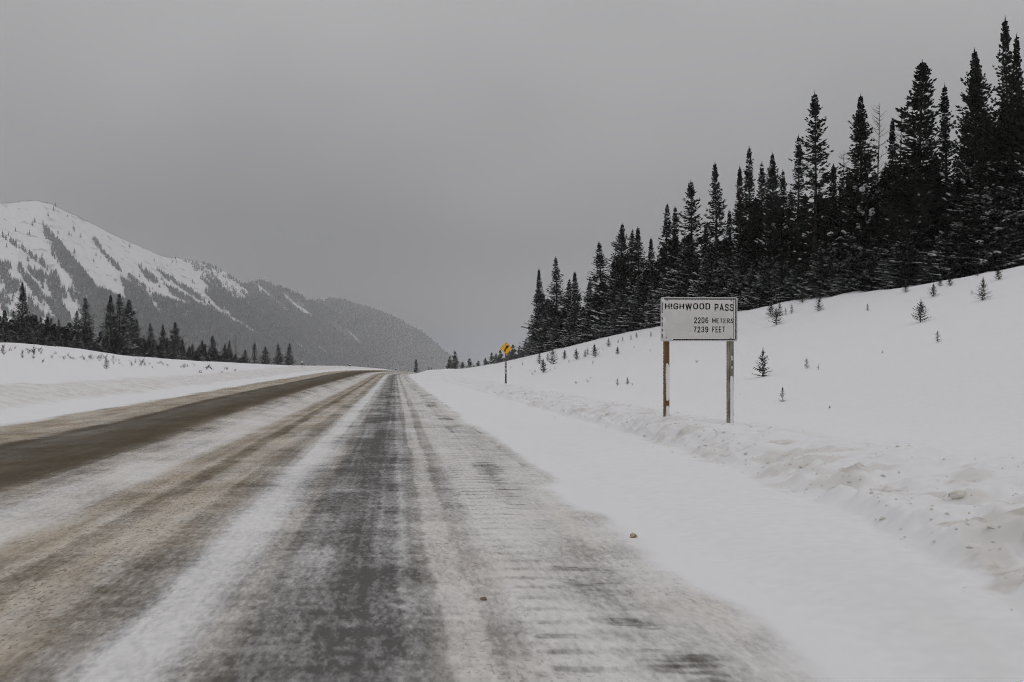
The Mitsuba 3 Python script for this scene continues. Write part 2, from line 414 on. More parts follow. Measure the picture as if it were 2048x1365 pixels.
def forest(name, surf, n, wooded, h, seed, label):
    """Many small conifers on a flank where wooded(px, py, rng) is true; one mesh, nobody could count them."""
    rng = np.random.default_rng(seed)
    s, t = rng.random(n), rng.random(n)
    q = surf(s, t)
    px, py = CX + q[:, 0] / q[:, 1] * FPX, HY - (q[:, 2] - EYE) / q[:, 1] * FPX
    dens = wooded(px, py, s, t)
    keep = (rng.random(n) < dens) & (px > -60) & (px < 1000)
    q = q[keep]
    m = len(q)
    H = h * (0.55 + 0.75 * rng.random(m))
    R = H * (0.15 + .07 * rng.random(m))
    az = rng.random(m) * 6.28
    parts_v, parts_f = [], []
    for z0, z1, rr in ((0.02, .62, 1.0), (.35, 1.0, .62)):
        ang = az[:, None] + np.arange(5) * 2 * math.pi / 5
        rad = R[:, None] * rr * (0.75 + .5 * rng.random((m, 5)))
        ring = np.stack([q[:, None, 0] + rad * np.cos(ang), q[:, None, 1] + rad * np.sin(ang), q[:, None, 2] + (H * z0)[:, None] + 0 * ang], -1)
        tip = q[:, None] + np.stack([0 * H, 0 * H, H * z1], -1)[:, None]
        vv = np.concatenate([ring, tip], 1)
        base = sum(len(p) for p in parts_v)
        o = base + np.arange(m)[:, None, None] * 6
        tri = np.array([[k, (k + 1) % 5, 5] for k in range(5)])[None]
        parts_v.append(vv.reshape(-1, 3))
        parts_f.append((o + tri).reshape(-1, 3))
    scene[name] = mikit.ply((np.vstack(parts_v), np.vstack(parts_f)), 'far_needles', False)
    tag(name, label, 'forest', kind='stuff')


def patchy(px, py, s, t, seed, sc=14, st=3.0):
    return meshkit.fbm(np.stack([s * sc * 4, t * st * 3, s * 0 + seed], -1), 4, seed)


m1 = mountain('mountain',
              [(-420, 430, 950), (-150, 415, 1050), (0, 404, 1150), (90, 405, 1230), (150, 430, 1300), (250, 480, 1420), (330, 512, 1540), (400, 525, 1640), (445, 542, 1700), (492, 574, 1780), (560, 640, 1850), (640, 700, 1900)],
              [(-200, 800, 560), (60, 800, 640), (230, 800, 740), (330, 798, 800), (400, 795, 850), (500, 790, 950), (590, 788, 1050), (660, 785, 1120), (700, 782, 1180), (750, 780, 1250), (790, 778, 1300), (830, 776, 1350)],
              260, 150, 16, 3, 'broad snowy mountain flank with white avalanche chutes between woods')
m2 = mountain('mountain_001',
              [(380, 600, 2000), (440, 585, 2050), (492, 572, 2080), (520, 567, 2100), (545, 573, 2120), (570, 581, 2150), (620, 605, 2200), (665, 625, 2250), (720, 665, 2300), (800, 720, 2350)],
              [(560, 800, 1250), (620, 790, 1300), (680, 785, 1350), (700, 780, 1400), (720, 778, 1420), (745, 776, 1450), (790, 775, 1500), (820, 774, 1550), (850, 772, 1600), (880, 770, 1650)],
              180, 110, 14, 11, 'second grey ridge behind the big snowy mountain, mostly wooded', 'ridge_ground')
m3 = mountain('mountain_002',
              [(540, 640, 2500), (600, 612, 2550), (640, 604, 2600), (675, 602, 2650), (720, 615, 2700), (755, 626, 2740), (790, 640, 2780), (845, 670, 2850), (890, 708, 2900), (940, 745, 2950)],
              [(680, 790, 1700), (740, 780, 1750), (780, 776, 1800), (810, 774, 1850), (850, 772, 1900), (880, 770, 1950), (910, 770, 2000), (940, 768, 2050), (965, 768, 2100), (990, 768, 2150)],
              180, 110, 14, 17, 'third dim ridge falling to the valley, fading into snowy air', 'ridge_ground_far')
scene['ridge_ground'] = twosided({'type': 'diffuse', 'reflectance': proc(chutes([strip_of(m2, (514, 576), (572, 624), 11), strip_of(m2, (568, 590), (620, 632), 9), strip_of(m2, (594, 692), (640, 722), 5), strip_of(m2, (618, 686), (682, 725), 5)]))})
scene['ridge_ground_far'] = twosided({'type': 'diffuse', 'reflectance': proc(chutes([strip_of(m3, (657, 650), (718, 682), 10)]))})

WEDGE = crop((245, 250), (300, 320), (345, 365), (400, 435), (500, 555), (560, 632), (650, 668), (760, 760), (700, 900), (500, 900), (470, 720), (400, 560), (330, 480), (270, 390))
LEFT = crop((-200, 480), (0, 480), (120, 500), (250, 545), (400, 590), (470, 660), (470, 900), (-200, 900))
LOW = crop((540, 640), (650, 672), (735, 700), (700, 570), (745, 600), (850, 650), (960, 695), (1060, 725), (1160, 745), (1230, 742), (1260, 760), (1340, 790), (1480, 860), (1700, 1000), (2200, 1100), (2200, 1300), (500, 1300))
TONGUE = crop((840, 650), (875, 655), (915, 730), (945, 792), (925, 785), (880, 720))
RIGHT = crop((1040, 470), (1120, 520), (1200, 620), (1190, 660), (1270, 742), (1340, 790), (1480, 860), (1700, 1000), (2300, 1300), (2300, 500), (1450, 640), (1230, 495))
STRIP = crop((1215, 500), (1260, 520), (1350, 590), (1470, 668), (1440, 670), (1400, 650), (1430, 690), (1400, 712), (1340, 680), (1300, 630), (1250, 560))
MEADOW = crop((1225, 755), (1330, 765), (1340, 790), (1440, 850), (1500, 890), (1480, 895), (1390, 850), (1310, 795))
LINES = [crop((530, 345), (548, 345), (650, 475), (750, 550), (860, 640), (900, 690), (870, 690), (740, 575), (640, 490)),
         crop((800, 500), (830, 505), (900, 580), (1010, 640), (1130, 700), (1190, 740), (1120, 735), (980, 660), (860, 590)),
         crop((880, 515), (900, 515), (1000, 580), (1090, 630), (1200, 705), (1240, 740), (1180, 715), (1080, 650), (980, 590)),
         crop((0, 325), (20, 330), (150, 415), (260, 490), (340, 550), (320, 570), (240, 500), (130, 420))]
P2 = [crop((1478, 612), (1510, 615), (1570, 660), (1640, 720), (1690, 765), (1660, 765), (1600, 710), (1530, 650)), crop((1635, 650), (1670, 665), (1740, 720), (1815, 792), (1780, 790), (1720, 745), (1660, 690)),
      crop((1535, 770), (1555, 775), (1560, 800), (1540, 800)), crop((1360, 720), (1385, 725), (1390, 745), (1365, 742))]
P3 = [crop((1898, 828), (1930, 828), (2000, 860), (2090, 930), (2110, 955), (2060, 940), (2020, 925), (1960, 880))]
P1B = [crop((1718, 955), (1745, 958), (1830, 1020), (1880, 1062), (1840, 1055), (1770, 1005)), crop((1785, 935), (1810, 940), (1900, 1000), (1985, 1062), (1950, 1055), (1860, 1000))]


def wood1(px, py, s, t):
    n = patchy(px, py, s, t, 5)
    fine = patchy(px, py, s, t, 9, 40, 9)
    d = np.zeros_like(px)
    d[contains_xy(LEFT, px, py)] = 1
    d *= np.clip((n - .44) * 7, 0, 1) * .8
    d = np.maximum(d, contains_xy(WEDGE, px, py) * np.clip((px / 1.0 - 60) / 120 + (n - .45) * 4, 0.15, 1))
    d = np.maximum(d, contains_xy(LOW, px, py) * 1.0)
    d = np.maximum(d, contains_xy(RIGHT, px, py) * np.clip((py - 556) / 55 + (n - .5) * 2.5 + (fine - .5) * 2, .10, 1))
    for q in LINES:
        d = np.maximum(d, contains_xy(q, px, py) * np.clip(.55 + (fine - .5) * 5, 0, 1))
    d = np.where(contains_xy(STRIP, px, py) | contains_xy(TONGUE, px, py) | contains_xy(MEADOW, px, py) | contains_xy(P1B[0], px, py) | contains_xy(P1B[1], px, py), d * .12, d)
    return np.maximum(d, np.clip((fine - .66) * .8, 0, .04))


def wood_of(holes, seed):
    def fn(px, py, s, t):
        n = patchy(px, py, s, t, seed)
        d = np.clip((.70 - n) * 9, 0.1, 1)
        for q in holes:
            d = np.where(contains_xy(q.buffer(2.5), px, py), .01, d)
        return d
    return fn


forest('mountain_forest', m1, 120000, wood1, 13, 1, 'conifer woods on the flank of the big snowy mountain')
forest('mountain_forest_001', m2, 60000, wood_of(P2 + P1B + P3, 31), 19, 2, 'conifer woods on the second grey ridge')
forest('mountain_forest_002', m3, 80000, wood_of(P3, 37), 22, 3, 'conifer woods on the third dim ridge')

# ------------------------------------------------------------------ trees
def tube_mesh(pts, rad, sides=6):
    p = np.asarray(pts, float)
    t = np.gradient(p, axis=0)
    t /= np.linalg.norm(t, axis=1, keepdims=True) + 1e-12
    a = np.cross(t, np.where(np.abs(t[:, 2:]) < .9, [0, 0, 1.0], [1.0, 0, 0]))
    a /= np.linalg.norm(a, axis=1, keepdims=True) + 1e-12
    b = np.cross(t, a)
    an = np.arange(sides) * 2 * np.pi / sides
    v = p[:, None] + np.broadcast_to(rad, (len(p),))[:, None, None] * (np.cos(an)[None, :, None] * a[:, None] + np.sin(an)[None, :, None] * b[:, None])
    i, j = np.meshgrid(np.arange(len(p) - 1), np.arange(sides), indexing='ij')
    q = np.stack([i * sides + j, i * sides + (j + 1) % sides, (i + 1) * sides + (j + 1) % sides, (i + 1) * sides + j], -1).reshape(-1, 4)
    return v.reshape(-1, 3), np.vstack([q[:, [0, 1, 2]], q[:, [0, 2, 3]]])


def join(parts):
    vs, fs, n = [], [], 0
    for v, f in parts:
        vs.append(v); fs.append(np.asarray(f) + n); n += len(v)
    return np.vstack(vs), np.vstack(fs)


def sprays(P, D, L, Wd, rng):
    """Two crossing leaf-shaped faces per spray: base P, unit direction D, length L, width Wd."""
    S = np.cross(D, [0, 0, 1.0])
    S /= np.linalg.norm(S, axis=1, keepdims=True) + 1e-9
    U = np.cross(S, D)
    roll = rng.uniform(-.5, .5, len(P))
    out = []
    for a, k in ((roll, 1.0), (roll + 1.45, .8)):
        X = S * np.cos(a)[:, None] + U * np.sin(a)[:, None]
        mid = P + D * (L * .45)[:, None]
        vv = np.stack([P, mid + X * (Wd * k * .5)[:, None], P + D * L[:, None], mid - X * (Wd * k * .5)[:, None]], 1)
        o = np.arange(len(P))[:, None, None] * 4
        out.append((vv.reshape(-1, 3), (o + np.array([[0, 1, 2], [0, 2, 3]])[None]).reshape(-1, 3)))
    return join(out)


OCT_V = np.array([[1, 0, 0], [-.5, .87, 0], [-.5, -.87, 0], [.5, .87, -.1], [0.5, -.87, -.1], [-1, 0, -.1], [0, 0, .8], [0, 0, -.5]])
OCT_RING = [0, 3, 1, 5, 2, 4]
OCT_F = np.array([[OCT_RING[k], OCT_RING[(k + 1) % 6], 6] for k in range(6)] + [[OCT_RING[(k + 1) % 6], OCT_RING[k], 7] for k in range(6)])


def lumps(P, A, L, Wd, Th):
    """Flattened lumps at P, long axis along A."""
    A = A / (np.linalg.norm(A, axis=1, keepdims=True) + 1e-9)
    S = np.cross(A, [0, 0, 1.0]); S /= np.linalg.norm(S, axis=1, keepdims=True) + 1e-9
    U = np.cross(S, A)
    v = P[:, None] + OCT_V[None, :, :1] * (A * L[:, None])[:, None] + OCT_V[None, :, 1:2] * (S * Wd[:, None])[:, None] + OCT_V[None, :, 2:] * (U * Th[:, None])[:, None]
    o = np.arange(len(P))[:, None, None] * 8
    return v.reshape(-1, 3), (o + OCT_F[None]).reshape(-1, 3)


def conifer(seed, H, R, nb, shape=.85, base=.03, up=.5, droop=.45, step=.2, twig=.54, fat=.125, snow=.3, snow_to=.75, ragged=.3, gap=0.0):
    """(trunk, crown, snow) of a spruce H metres tall with crown radius R."""
    rng = np.random.default_rng(seed)
    lean = rng.normal(0, .012, 2)
    hs = np.linspace(0, H, 9)
    tx = np.stack([lean[0] * hs + .05 * np.sin(hs * .5 + seed), lean[1] * hs, hs - .3 * (hs == 0)], 1)
    trunk = tube_mesh(tx, np.linspace(H * .013 + .01, .006, 9))
    nb = int(nb * 1.35)
    bh = base + (1 - base) * (np.sort(rng.random(nb)) ** .92) * .995
    P, D, L, Wd, SP, SA, SL = [], [], [], [], [], [], []
    phase = rng.random() * 6.28
    for k, h in enumerate(bh):
        az = phase + k * 2.399 + rng.normal(0, .35)
        lobes = 1 + .22 * math.sin(az * 2 + seed) + .16 * math.sin(h * 21 + az + seed)
        prof = (1 - h) ** shape * min(1, .55 + h * 3.0)
        ln = R * prof * lobes * (1 + rng.normal(0, ragged)) + .05
        if rng.random() < gap:
            ln *= .45
        ln = max(.06, min(ln, R * 1.3))
        sl0 = up * (h ** 1.3) * 1.35 - droop * (1 - h) + rng.normal(0, .08)
        cv = .28 * (1 - h) + .12
        org = np.array([np.interp(h * H, hs, tx[:, 0]), np.interp(h * H, hs, tx[:, 1]), h * H])
        out = np.array([math.cos(az), math.sin(az), 0])
        n = max(2, int(ln / step))
        qs = (np.arange(n) + rng.random(n) * .6 + .25) / n
        if ln > .5:
            qs = qs[qs > .12]
        P.append(org); D.append(out + np.array([0, 0, sl0 + cv * .8])); L.append(ln * 1.02); Wd.append(fat * .42)
        for q in np.append(qs, .98):
            pos = org + out * ln * q + np.array([0, 0, ln * (sl0 * q + cv * q * q)])
            slope = sl0 + 2 * cv * q
            fwd = out + np.array([0, 0, slope])
            tl = twig * (1.05 - .55 * q) * min(1, .22 + ln * .75)
            side = np.array([-out[1], out[0], 0])
            if q > .95:
                P.append(pos - fwd * .1 * tl); D.append(fwd); L.append(tl * .75); Wd.append(fat * .9)
            else:
                for sg in (-1, 1):
                    dd = fwd * rng.uniform(.45, .85) + side * sg * rng.uniform(.5, 1.0) + np.array([0, 0, rng.uniform(-.40, .10)])
                    P.append(pos); D.append(dd); L.append(tl * rng.uniform(.7, 1.25)); Wd.append(fat * rng.uniform(.75, 1.3))
            ps = 3.6 * snow * np.clip((snow_to - h) * 4, 0.04, 1) * (.3 + q) * np.clip(3.2 * (meshkit.noise(pos * 1.1 + seed * 7.3, seed) - .40), .16, 1.0)
            if rng.random() < ps and ln > .3:
                SP.append(pos + np.array([0, 0, .05])); SA.append(fwd + side * rng.normal(0, .4)); SL.append(min(.23, (.07 + .13 * rng.random() ** 2) * (.55 + ln * .5)))
    P.append(tx[-1] - [0, 0, .25]); D.append(np.array([0.02, 0, 1.0])); L.append(.55); Wd.append(.09)
    D = np.array(D); D /= np.linalg.norm(D, axis=1, keepdims=True)
    crown = sprays(np.array(P), D, np.array(L), np.array(Wd), rng)
    sn = None
    if SP:
        SL = np.array(SL)
        sn = lumps(np.array(SP), np.array(SA), SL, SL * rng.uniform(.45, .8, len(SL)), SL * rng.uniform(.32, .55, len(SL)))
    return trunk, crown, sn


def larch(seed, H, R, nb=70):
    rng = np.random.default_rng(seed)
    hs = np.linspace(0, H, 10)
    tx = np.stack([.1 * np.sin(hs * .4 + seed), .06 * np.cos(hs * .5), hs], 1)
    twigs = []
    for k in range(nb):
        h = .25 + .74 * rng.random()
        az, ln = rng.random() * 6.28, R * (1 - h) ** .6 * rng.uniform(.5, 1.1) + .2
        out = np.array([math.cos(az), math.sin(az), 0])
        o = np.array([np.interp(h * H, hs, tx[:, 0]), np.interp(h * H, hs, tx[:, 1]), h * H])
        q = np.linspace(0, 1, 4)[:, None]
        c = o + out * ln * q + np.array([0, 0, 1.0]) * ln * (.25 * q + .3 * q * q)
        twigs.append(tube_mesh(c, np.linspace(.022, .006, 4), 3))
        for m in range(3):
            b = c[1 + m % 3]
            e = b + (out * rng.uniform(.1, .6) + rng.normal(0, .35, 3) + [0, 0, .2]) * ln * .35
            twigs.append(tube_mesh(np.stack([b, e]), np.array([.010, .004]), 3))
    return tube_mesh(tx, np.linspace(.13, .012, 10)), join(twigs), None


def weed(seed, h):
    """A few dry stalks with stubby side twigs."""
    rng = np.random.default_rng(seed)
    P = []
    for k in range(rng.integers(2, 5)):
        b = np.append(rng.normal(0, .12, 2) * h, -.05)
        tip = b + np.array([*rng.normal(0, .28, 2), 1.0]) * h * rng.uniform(.45, 1)
        P.append(tube_mesh(np.stack([b, (b + tip) / 2 + rng.normal(0, .05, 3) * h, tip]), np.array([.016, .014, .006]) * (h / .5), 4))
        for m in range(4):
            q = b + (tip - b) * rng.uniform(.3, .95)
            P.append(tube_mesh(np.stack([q, q + np.array([*rng.normal(0, .3, 2), .12]) * h * .6]), np.array([.014, .006]) * (h / .5), 3))
    return join(P)


groups = {}


def variant(name, trunk, crown, snow, needle='spruce_needles', wood='spruce_bark', part='crown'):
    g = {'type': 'shapegroup', 'trunk': mikit.ply(trunk, wood, True), part: mikit.ply(crown, needle, False)}
    if snow is not None:
        g['snow'] = mikit.ply(snow, 'clean_snow', False)
    scene[name] = g


# dark narrow forest spruces: (nominal height 12, radius) per kind
KINDS = {}


def kind(name, R, H=12.0, **kw):
    needle = kw.pop('needle', 'spruce_needles')
    variant('kind_' + name, *conifer(H=H, R=R, **kw), needle=needle)
    KINDS[name] = (H, R)


kind('slim_a', 1.35, seed=1, nb=270, shape=.95, snow=.16, snow_to=.58)
kind('slim_b', 1.35, seed=2, nb=300, shape=1.05, snow=.22, snow_to=.65, ragged=.3)
kind('slim_c', 1.20, seed=3, nb=260, shape=.9, snow=.18, snow_to=.55)
kind('airy', 1.55, seed=4, nb=210, shape=.85, snow=.10, snow_to=.45, ragged=.25, gap=.25, base=.10)
kind('wide', 1.9, seed=5, nb=300, shape=.75, snow=.10, snow_to=.45, up=.7, twig=.6)
kind('broad', 1.8, seed=6, nb=330, shape=.95, snow=.30, snow_to=.62, up=.6, ragged=.35)
kind('snowy_a', 1.9, seed=7, nb=300, shape=.85, snow=.85, snow_to=1.05, droop=.6)
kind('snowy_b', 1.7, seed=8, nb=280, shape=.9, snow=.75, snow_to=1.0, droop=.55)
kind('left_a', 2.1, seed=9, nb=250, shape=.95, snow=.16, snow_to=.7, droop=.3, twig=.6, step=.24)
kind('left_b', 2.0, seed=10, nb=240, shape=.9, snow=.22, snow_to=.8, droop=.35, twig=.6, step=.24)
kind('thin', 0.9, seed=12, nb=240, shape=.8, snow=.10, snow_to=.6, twig=.42)
kind('far_a', 1.9, seed=13, nb=120, shape=.85, snow=.10, snow_to=.8, twig=.9, fat=.34, step=.4)
kind('far_b', 1.6, seed=14, nb=110, shape=.7, snow=.10, snow_to=.8, twig=.9, fat=.34, step=.4)
for k_, (nb_, R_s, sh_, seed_) in {'sapling_a': (46, .34, .75, 21), 'sapling_b': (60, .42, .8, 22), 'sapling_c': (30, .30, .6, 23), 'sapling_d': (24, .26, .7, 24)}.items():
    kind(k_, R_s, H=1.2, seed=seed_, nb=nb_, shape=sh_, snow=0, step=.07, twig=.17, fat=.055, up=.6, droop=.1, base=.06, needle='sapling_needles')
variant('kind_larch_a', *larch(31, 12, 1.7), needle='larch_wood', wood='larch_wood', part='branches')
variant('kind_larch_b', *larch(32, 12, 1.5), needle='larch_wood', wood='larch_wood', part='branches')
KINDS['larch_a'], KINDS['larch_b'] = (12, 1.7), (12, 1.5)
for k_ in range(4):
    scene[f'kind_weed_{k_}'] = {'type': 'shapegroup', 'stalks': mikit.ply(weed(40 + k_, .5), 'dry_stalk', False)}
rng0 = np.random.default_rng(77)


def plant(name, kind_, x, y, z, h, width=None, label=None, cat='tree', group=None, rot=None, stuff=None):
    H, R = KINDS.get(kind_, (.5, .2))
    sz = h / H
    sx = sz if width is None else width / (2 * R)
    key = numbered(name) if stuff is None else f"{stuff}__{counts.setdefault(stuff, 1):03d}"
    r = rng0.random() * 360 if rot is None else rot
    scene[key] = {'type': 'instance', 'to_world': T().translate([float(x), float(y), float(z)]).rotate([0, 0, 1], float(r)).scale([float(sx), float(sx), float(sz)]), 'group': ref('kind_' + kind_)}
    if stuff:
        counts[stuff] += 1
        return key
    tag(key, label, cat, group)
    if 'snow' in scene['kind_' + kind_]:
        tag(key + '__snow', kind='stuff')
    return key


ZONES = ((1130, 'above the yellow sign'), (1225, 'between yellow sign and double topped spruce'), (1320, 'just left of the pass sign'), (1480, 'right behind the pass sign'), (1600, 'just right of the pass sign'), (1690, 'around the open crowned spruce'),
         (1790, 'around the bare larches'), (1880, 'below the broad crowned spruce'), (1985, 'below the twin topped pair'), (9999, 'at the right edge'))


def zone(px):
    return next(t for e, t in ZONES if px < e)


WIDER = 1.38


def tree_px(name, kind_, px, top, d, wpx, label, cat='tree', group=None, dip=.25, stuff=None):
    """A tree at depth d whose tip shows at photo pixel (px, top) and whose crown is wpx pixels wide."""
    q = at(px, top, d)
    g = ground_z(q[0], d) - dip
    return plant(name, kind_, q[0], d, g, q[2] - g, WIDER * wpx / FPX * d, label, cat, group, stuff=stuff)


TD = Pchip([900, 985, 1080, 1200, 1320, 1480, 1600, 1800, 2048, 2300], [215, 200, 165, 140, 120, 100, 88, 78, 72, 66])
WOOD = 'spruces of the wood along the slope on the right'
right = [  # px, tip row, width in px, kind, depth behind the edge of the wood, label
    (1079, 541, 40, 'slim_b', 3, 'narrow dark spruce at the far left end of the right-hand wood, nearest the yellow sign'),
    (1112, 517, 46, 'slim_a', 3, 'pointed dark spruce second from the left end of the right-hand wood, taller than its neighbours'),
    (1131, 560, 38, 'slim_c', 5, None), (1149, 546, 46, 'slim_b', 3, None), (1176, 561, 36, 'slim_c', 6, None),
    (1202, 487, 58, 'slim_a', 4, 'spruce with a blunt double tip rising left of the tall broad one above the slope'),
    (1238, 451, 62, 'broad', 5, 'dark broad spruce with a pointed tip, tallest left of the snowy trees behind the sign'),
    (1253, 463, 44, 'slim_c', 7, None), (1276, 457, 56, 'slim_b', 4, None), (1303, 479, 46, 'slim_b', 5, None),
    (1331, 412, 56, 'slim_a', 5, None), (1346, 417, 40, 'thin', 8, None),
    (1383, 366, 70, 'airy', 5, 'tall spruce right above the left part of the pass sign with a stepped crown'),
    (1412, 447, 44, 'slim_c', 8, None), (1433, 329, 62, 'airy', 6, 'tall thin-topped spruce above the right part of the pass sign'),
    (1457, 424, 46, 'slim_b', 9, None), (1482, 338, 58, 'slim_b', 7, None),
    (1501, 298, 62, 'slim_a', 6, 'sharp topped spruce rising just right of the pass sign'),
    (1521, 332, 50, 'slim_c', 9, None), (1550, 309, 66, 'broad', 6, None), (1568, 345, 36, 'thin', 9, None), (1584, 385, 40, 'thin', 8, None),
    (1598, 277, 44, 'thin', 7, 'very slim dark spruce just left of the tall lone spire with the bare trunk'),
    (1631, 191, 84, 'airy', 2, 'tall open crowned spruce standing forward of the wood'),
    (1664, 332, 62, 'slim_b', 8, None), (1690, 352, 50, 'slim_c', 10, None),
    (1725, 192, 96, 'broad', 6, 'tall cone shaped spruce left of the two bare larches'),
    (1786, 242, 60, 'slim_b', 7, 'shorter dark spruce between the bare larches and the broad crowned spruce'),
    (1810, 330, 60, 'slim_a', 9, None),
    (1838, 127, 128, 'wide', 5, 'broad crowned bushy spruce with a rounded top, widest of the skyline'),
    (1896, 174, 56, 'thin', 7, 'needle thin dark spire between the broad crowned spruce and the twin topped one'),
    (1925, 250, 80, 'slim_b', 10, None),
    (1945, 118, 80, 'broad', 5, 'left one of the twin topped pair of tall dark spruces near the right edge'),
    (1960, 103, 96, 'broad', 7, 'right one of the twin topped pair of tall dark spruces near the right edge'),
    (2015, 42, 92, 'airy', 5, 'tallest spruce of all, reaching almost to the top of the photograph at the right edge'),
    (2032, 76, 80, 'slim_b', 7, 'second tallest spruce, close behind the tallest one at the right edge'),
    (2075, 110, 120, 'broad', 4, None)]
for px, top, wpx, k_, off, lab in right:
    tree_px('spruce_tree', k_, px, top, float(TD(px)) + off, wpx, lab or 'dark spruce in the wood\'s skyline ' + zone(px), group=WOOD)
for px, top, k_, wpx, lab in ((1757, 207, 'larch_a', 70, 'bare leafless larch with thin brown twigs, left one of the two above the wood'), (1801, 214, 'larch_b', 64, 'bare leafless larch showing its twigs left of the broad crowned spruce'),
                              (1690, 300, 'larch_b', 50, 'bare leafless larch half hidden behind the cone shaped spruce')):
    tree_px('larch_tree', k_, px, top, float(TD(px)) + 7.5, wpx, lab, group='bare larches in the right-hand wood')
sky_px = np.array([1066, 1079, 1112, 1150, 1180, 1202, 1238, 1276, 1303, 1331, 1383, 1410, 1433, 1460, 1500, 1550, 1598, 1631, 1665, 1725, 1780, 1838, 1896, 1955, 2015, 2100, 2200])
sky_py = np.array([600, 560, 530, 560, 575, 510, 470, 475, 500, 440, 400, 460, 400, 450, 330, 340, 360, 330, 370, 280, 310, 250, 270, 190, 140, 150, 120])
rg = np.random.default_rng(5)
for row, (off, low, stepx) in enumerate(((5, 40, 24), (10, 25, 22), (17, 20, 26), (26, 40, 30))):
    px = 1074.0 + row * 7
    while px < 2170:
        top = np.interp(px, sky_px, sky_py) + low + rg.uniform(10, 90)
        tree_px('spruce_tree', rg.choice(['slim_a', 'slim_b', 'slim_c', 'broad']), px, top, float(TD(px)) + off + rg.uniform(-1.5, 1.5), rg.uniform(46, 74) * (1 + (px - 1074) / 1400), None if row > 0 else 'dark spruce half hidden behind the front trees ' + zone(px), group=WOOD, stuff='back_wood' if row > 0 else None)
        px += stepx * rg.uniform(.75, 1.3) * (1 + (px - 1074) / 1600)
for px, top, wpx, k_ in ((1072, 640, 30, 'snowy_b'), (1092, 610, 36, 'snowy_b'), (1120, 628, 40, 'snowy_a'), (1146, 600, 40, 'snowy_b'), (1168, 615, 44, 'snowy_a'), (1190, 585, 44, 'snowy_b'), (1215, 600, 46, 'snowy_a'), (1240, 570, 52, 'snowy_b'),
                         (1262, 585, 56, 'snowy_a'), (1290, 540, 64, 'snowy_a'), (1318, 560, 56, 'snowy_b'), (1345, 520, 60, 'snowy_b'), (1378, 470, 76, 'snowy_a'), (1405, 520, 56, 'snowy_b'), (1428, 485, 64, 'snowy_b'), (1455, 500, 60, 'snowy_a'),
                         (1486, 480, 66, 'snowy_b'), (1512, 520, 60, 'snowy_a'), (1540, 500, 66, 'snowy_b'), (1570, 510, 60, 'snowy_b'), (1600, 520, 56, 'snowy_a'), (1652, 470, 70, 'snowy_b'), (1680, 520, 60, 'snowy_b'), (1706, 500, 66, 'snowy_a'),
                         (1745, 505, 64, 'snowy_b'), (1775, 490, 66, 'snowy_a'), (1812, 470, 76, 'snowy_b'), (1850, 490, 70, 'snowy_b'), (1885, 460, 80, 'snowy_b'), (1925, 430, 96, 'snowy_a'), (1975, 350, 150, 'snowy_a'), (2030, 400, 120, 'snowy_b'), (2080, 380, 140, 'snowy_a')):
    tree_px('spruce_tree', k_, px, top, float(TD(px)) + rg.uniform(.8, 2.5), wpx, 'big snow laden spruce with drooping white boughs near the right edge' if px == 1975 else 'snowy low spruce at the wood\'s edge ' + zone(px), group=WOOD)

tag('back_wood', 'dark spruces deep in the right-hand wood that read as one mass', 'wood', kind='stuff')

# left-hand wood behind the snow bank
LD = Pchip([-200, 0, 150, 262, 379, 496, 600], [120, 152, 160, 172, 195, 222, 240])
LWOOD = 'spruces behind the snow bank on the left'
lshared = 'dark spruce in the low wood behind the left snow bank'
for px, top, wpx, k_, off, lab in ((45, 567, 40, 'left_a', 4, 'tall spruce standing alone above the low wood at the far left'), (170, 596, 38, 'left_b', 5, 'pointed spruce left of the tall triple clump on the left'), (153, 622, 30, 'left_a', 9, None),
                                   (221, 591, 42, 'left_a', 4, 'left tree of the tall triple clump of spruces on the left'), (239, 588, 40, 'left_b', 3, 'middle tree of the tall triple clump of spruces on the left'),
                                   (257, 600, 48, 'left_a', 5, 'right tree of the tall triple clump of spruces on the left'), (274, 640, 30, 'left_b', 8, None), (301, 648, 28, 'left_b', 8, None), (326, 650, 26, 'left_a', 12, None),
                                   (351, 645, 34, 'left_a', 8, 'pointed spruce standing higher than its neighbours right of the triple clump'), (385, 690, 24, 'left_b', 8, None), (404, 682, 26, 'left_a', 8, None), (427, 672, 32, 'left_b', 8, None),
                                   (449, 688, 22, 'left_a', 10, None), (458, 682, 20, 'left_b', 8, None), (490, 700, 22, 'left_b', 9, None), (508, 686, 15, 'thin', 10, 'slim spruce standing apart just right of the left wood'),
                                   (530, 694, 28, 'left_a', 12, 'short bushy spruce, leftmost of three at the end of the left wood'), (557, 689, 24, 'left_b', 14, 'middle one of three spruces at the end of the left wood'),
                                   (578, 687, 24, 'left_b', 16, 'last spruce of the left wood, beside the road crest'), (70, 640, 34, 'left_b', 8, None), (20, 640, 34, 'left_a', 9, None), (-12, 620, 40, 'left_a', 6, None),
                                   (105, 650, 34, 'left_b', 9, None), (130, 660, 30, 'left_a', 10, None)):
    tree_px('spruce_tree', k_, px, top, float(LD(px)) + off, wpx, lab or lshared, group=LWOOD)
tree_px('larch_tree', 'larch_b', 472, 668, float(LD(472)) + 9, 18, 'bare leafless larch in the wood on the left')
px = -40.0
lfront = 'small snow dusted spruce along the front edge of the left wood'
while px < 500:
    base = np.interp(px, [0, 69, 145, 207, 262, 310, 379, 496], [689, 694, 708, 711, 715, 721, 725, 741])
    tree_px('spruce_tree', rg.choice(['snowy_a', 'snowy_b', 'left_b']), px, base - rg.uniform(22, 52) * (1 - px / 1000), float(LD(px)) + rg.uniform(1, 4), rg.uniform(17, 27), lfront, group=LWOOD)
    px += rg.uniform(11, 19)
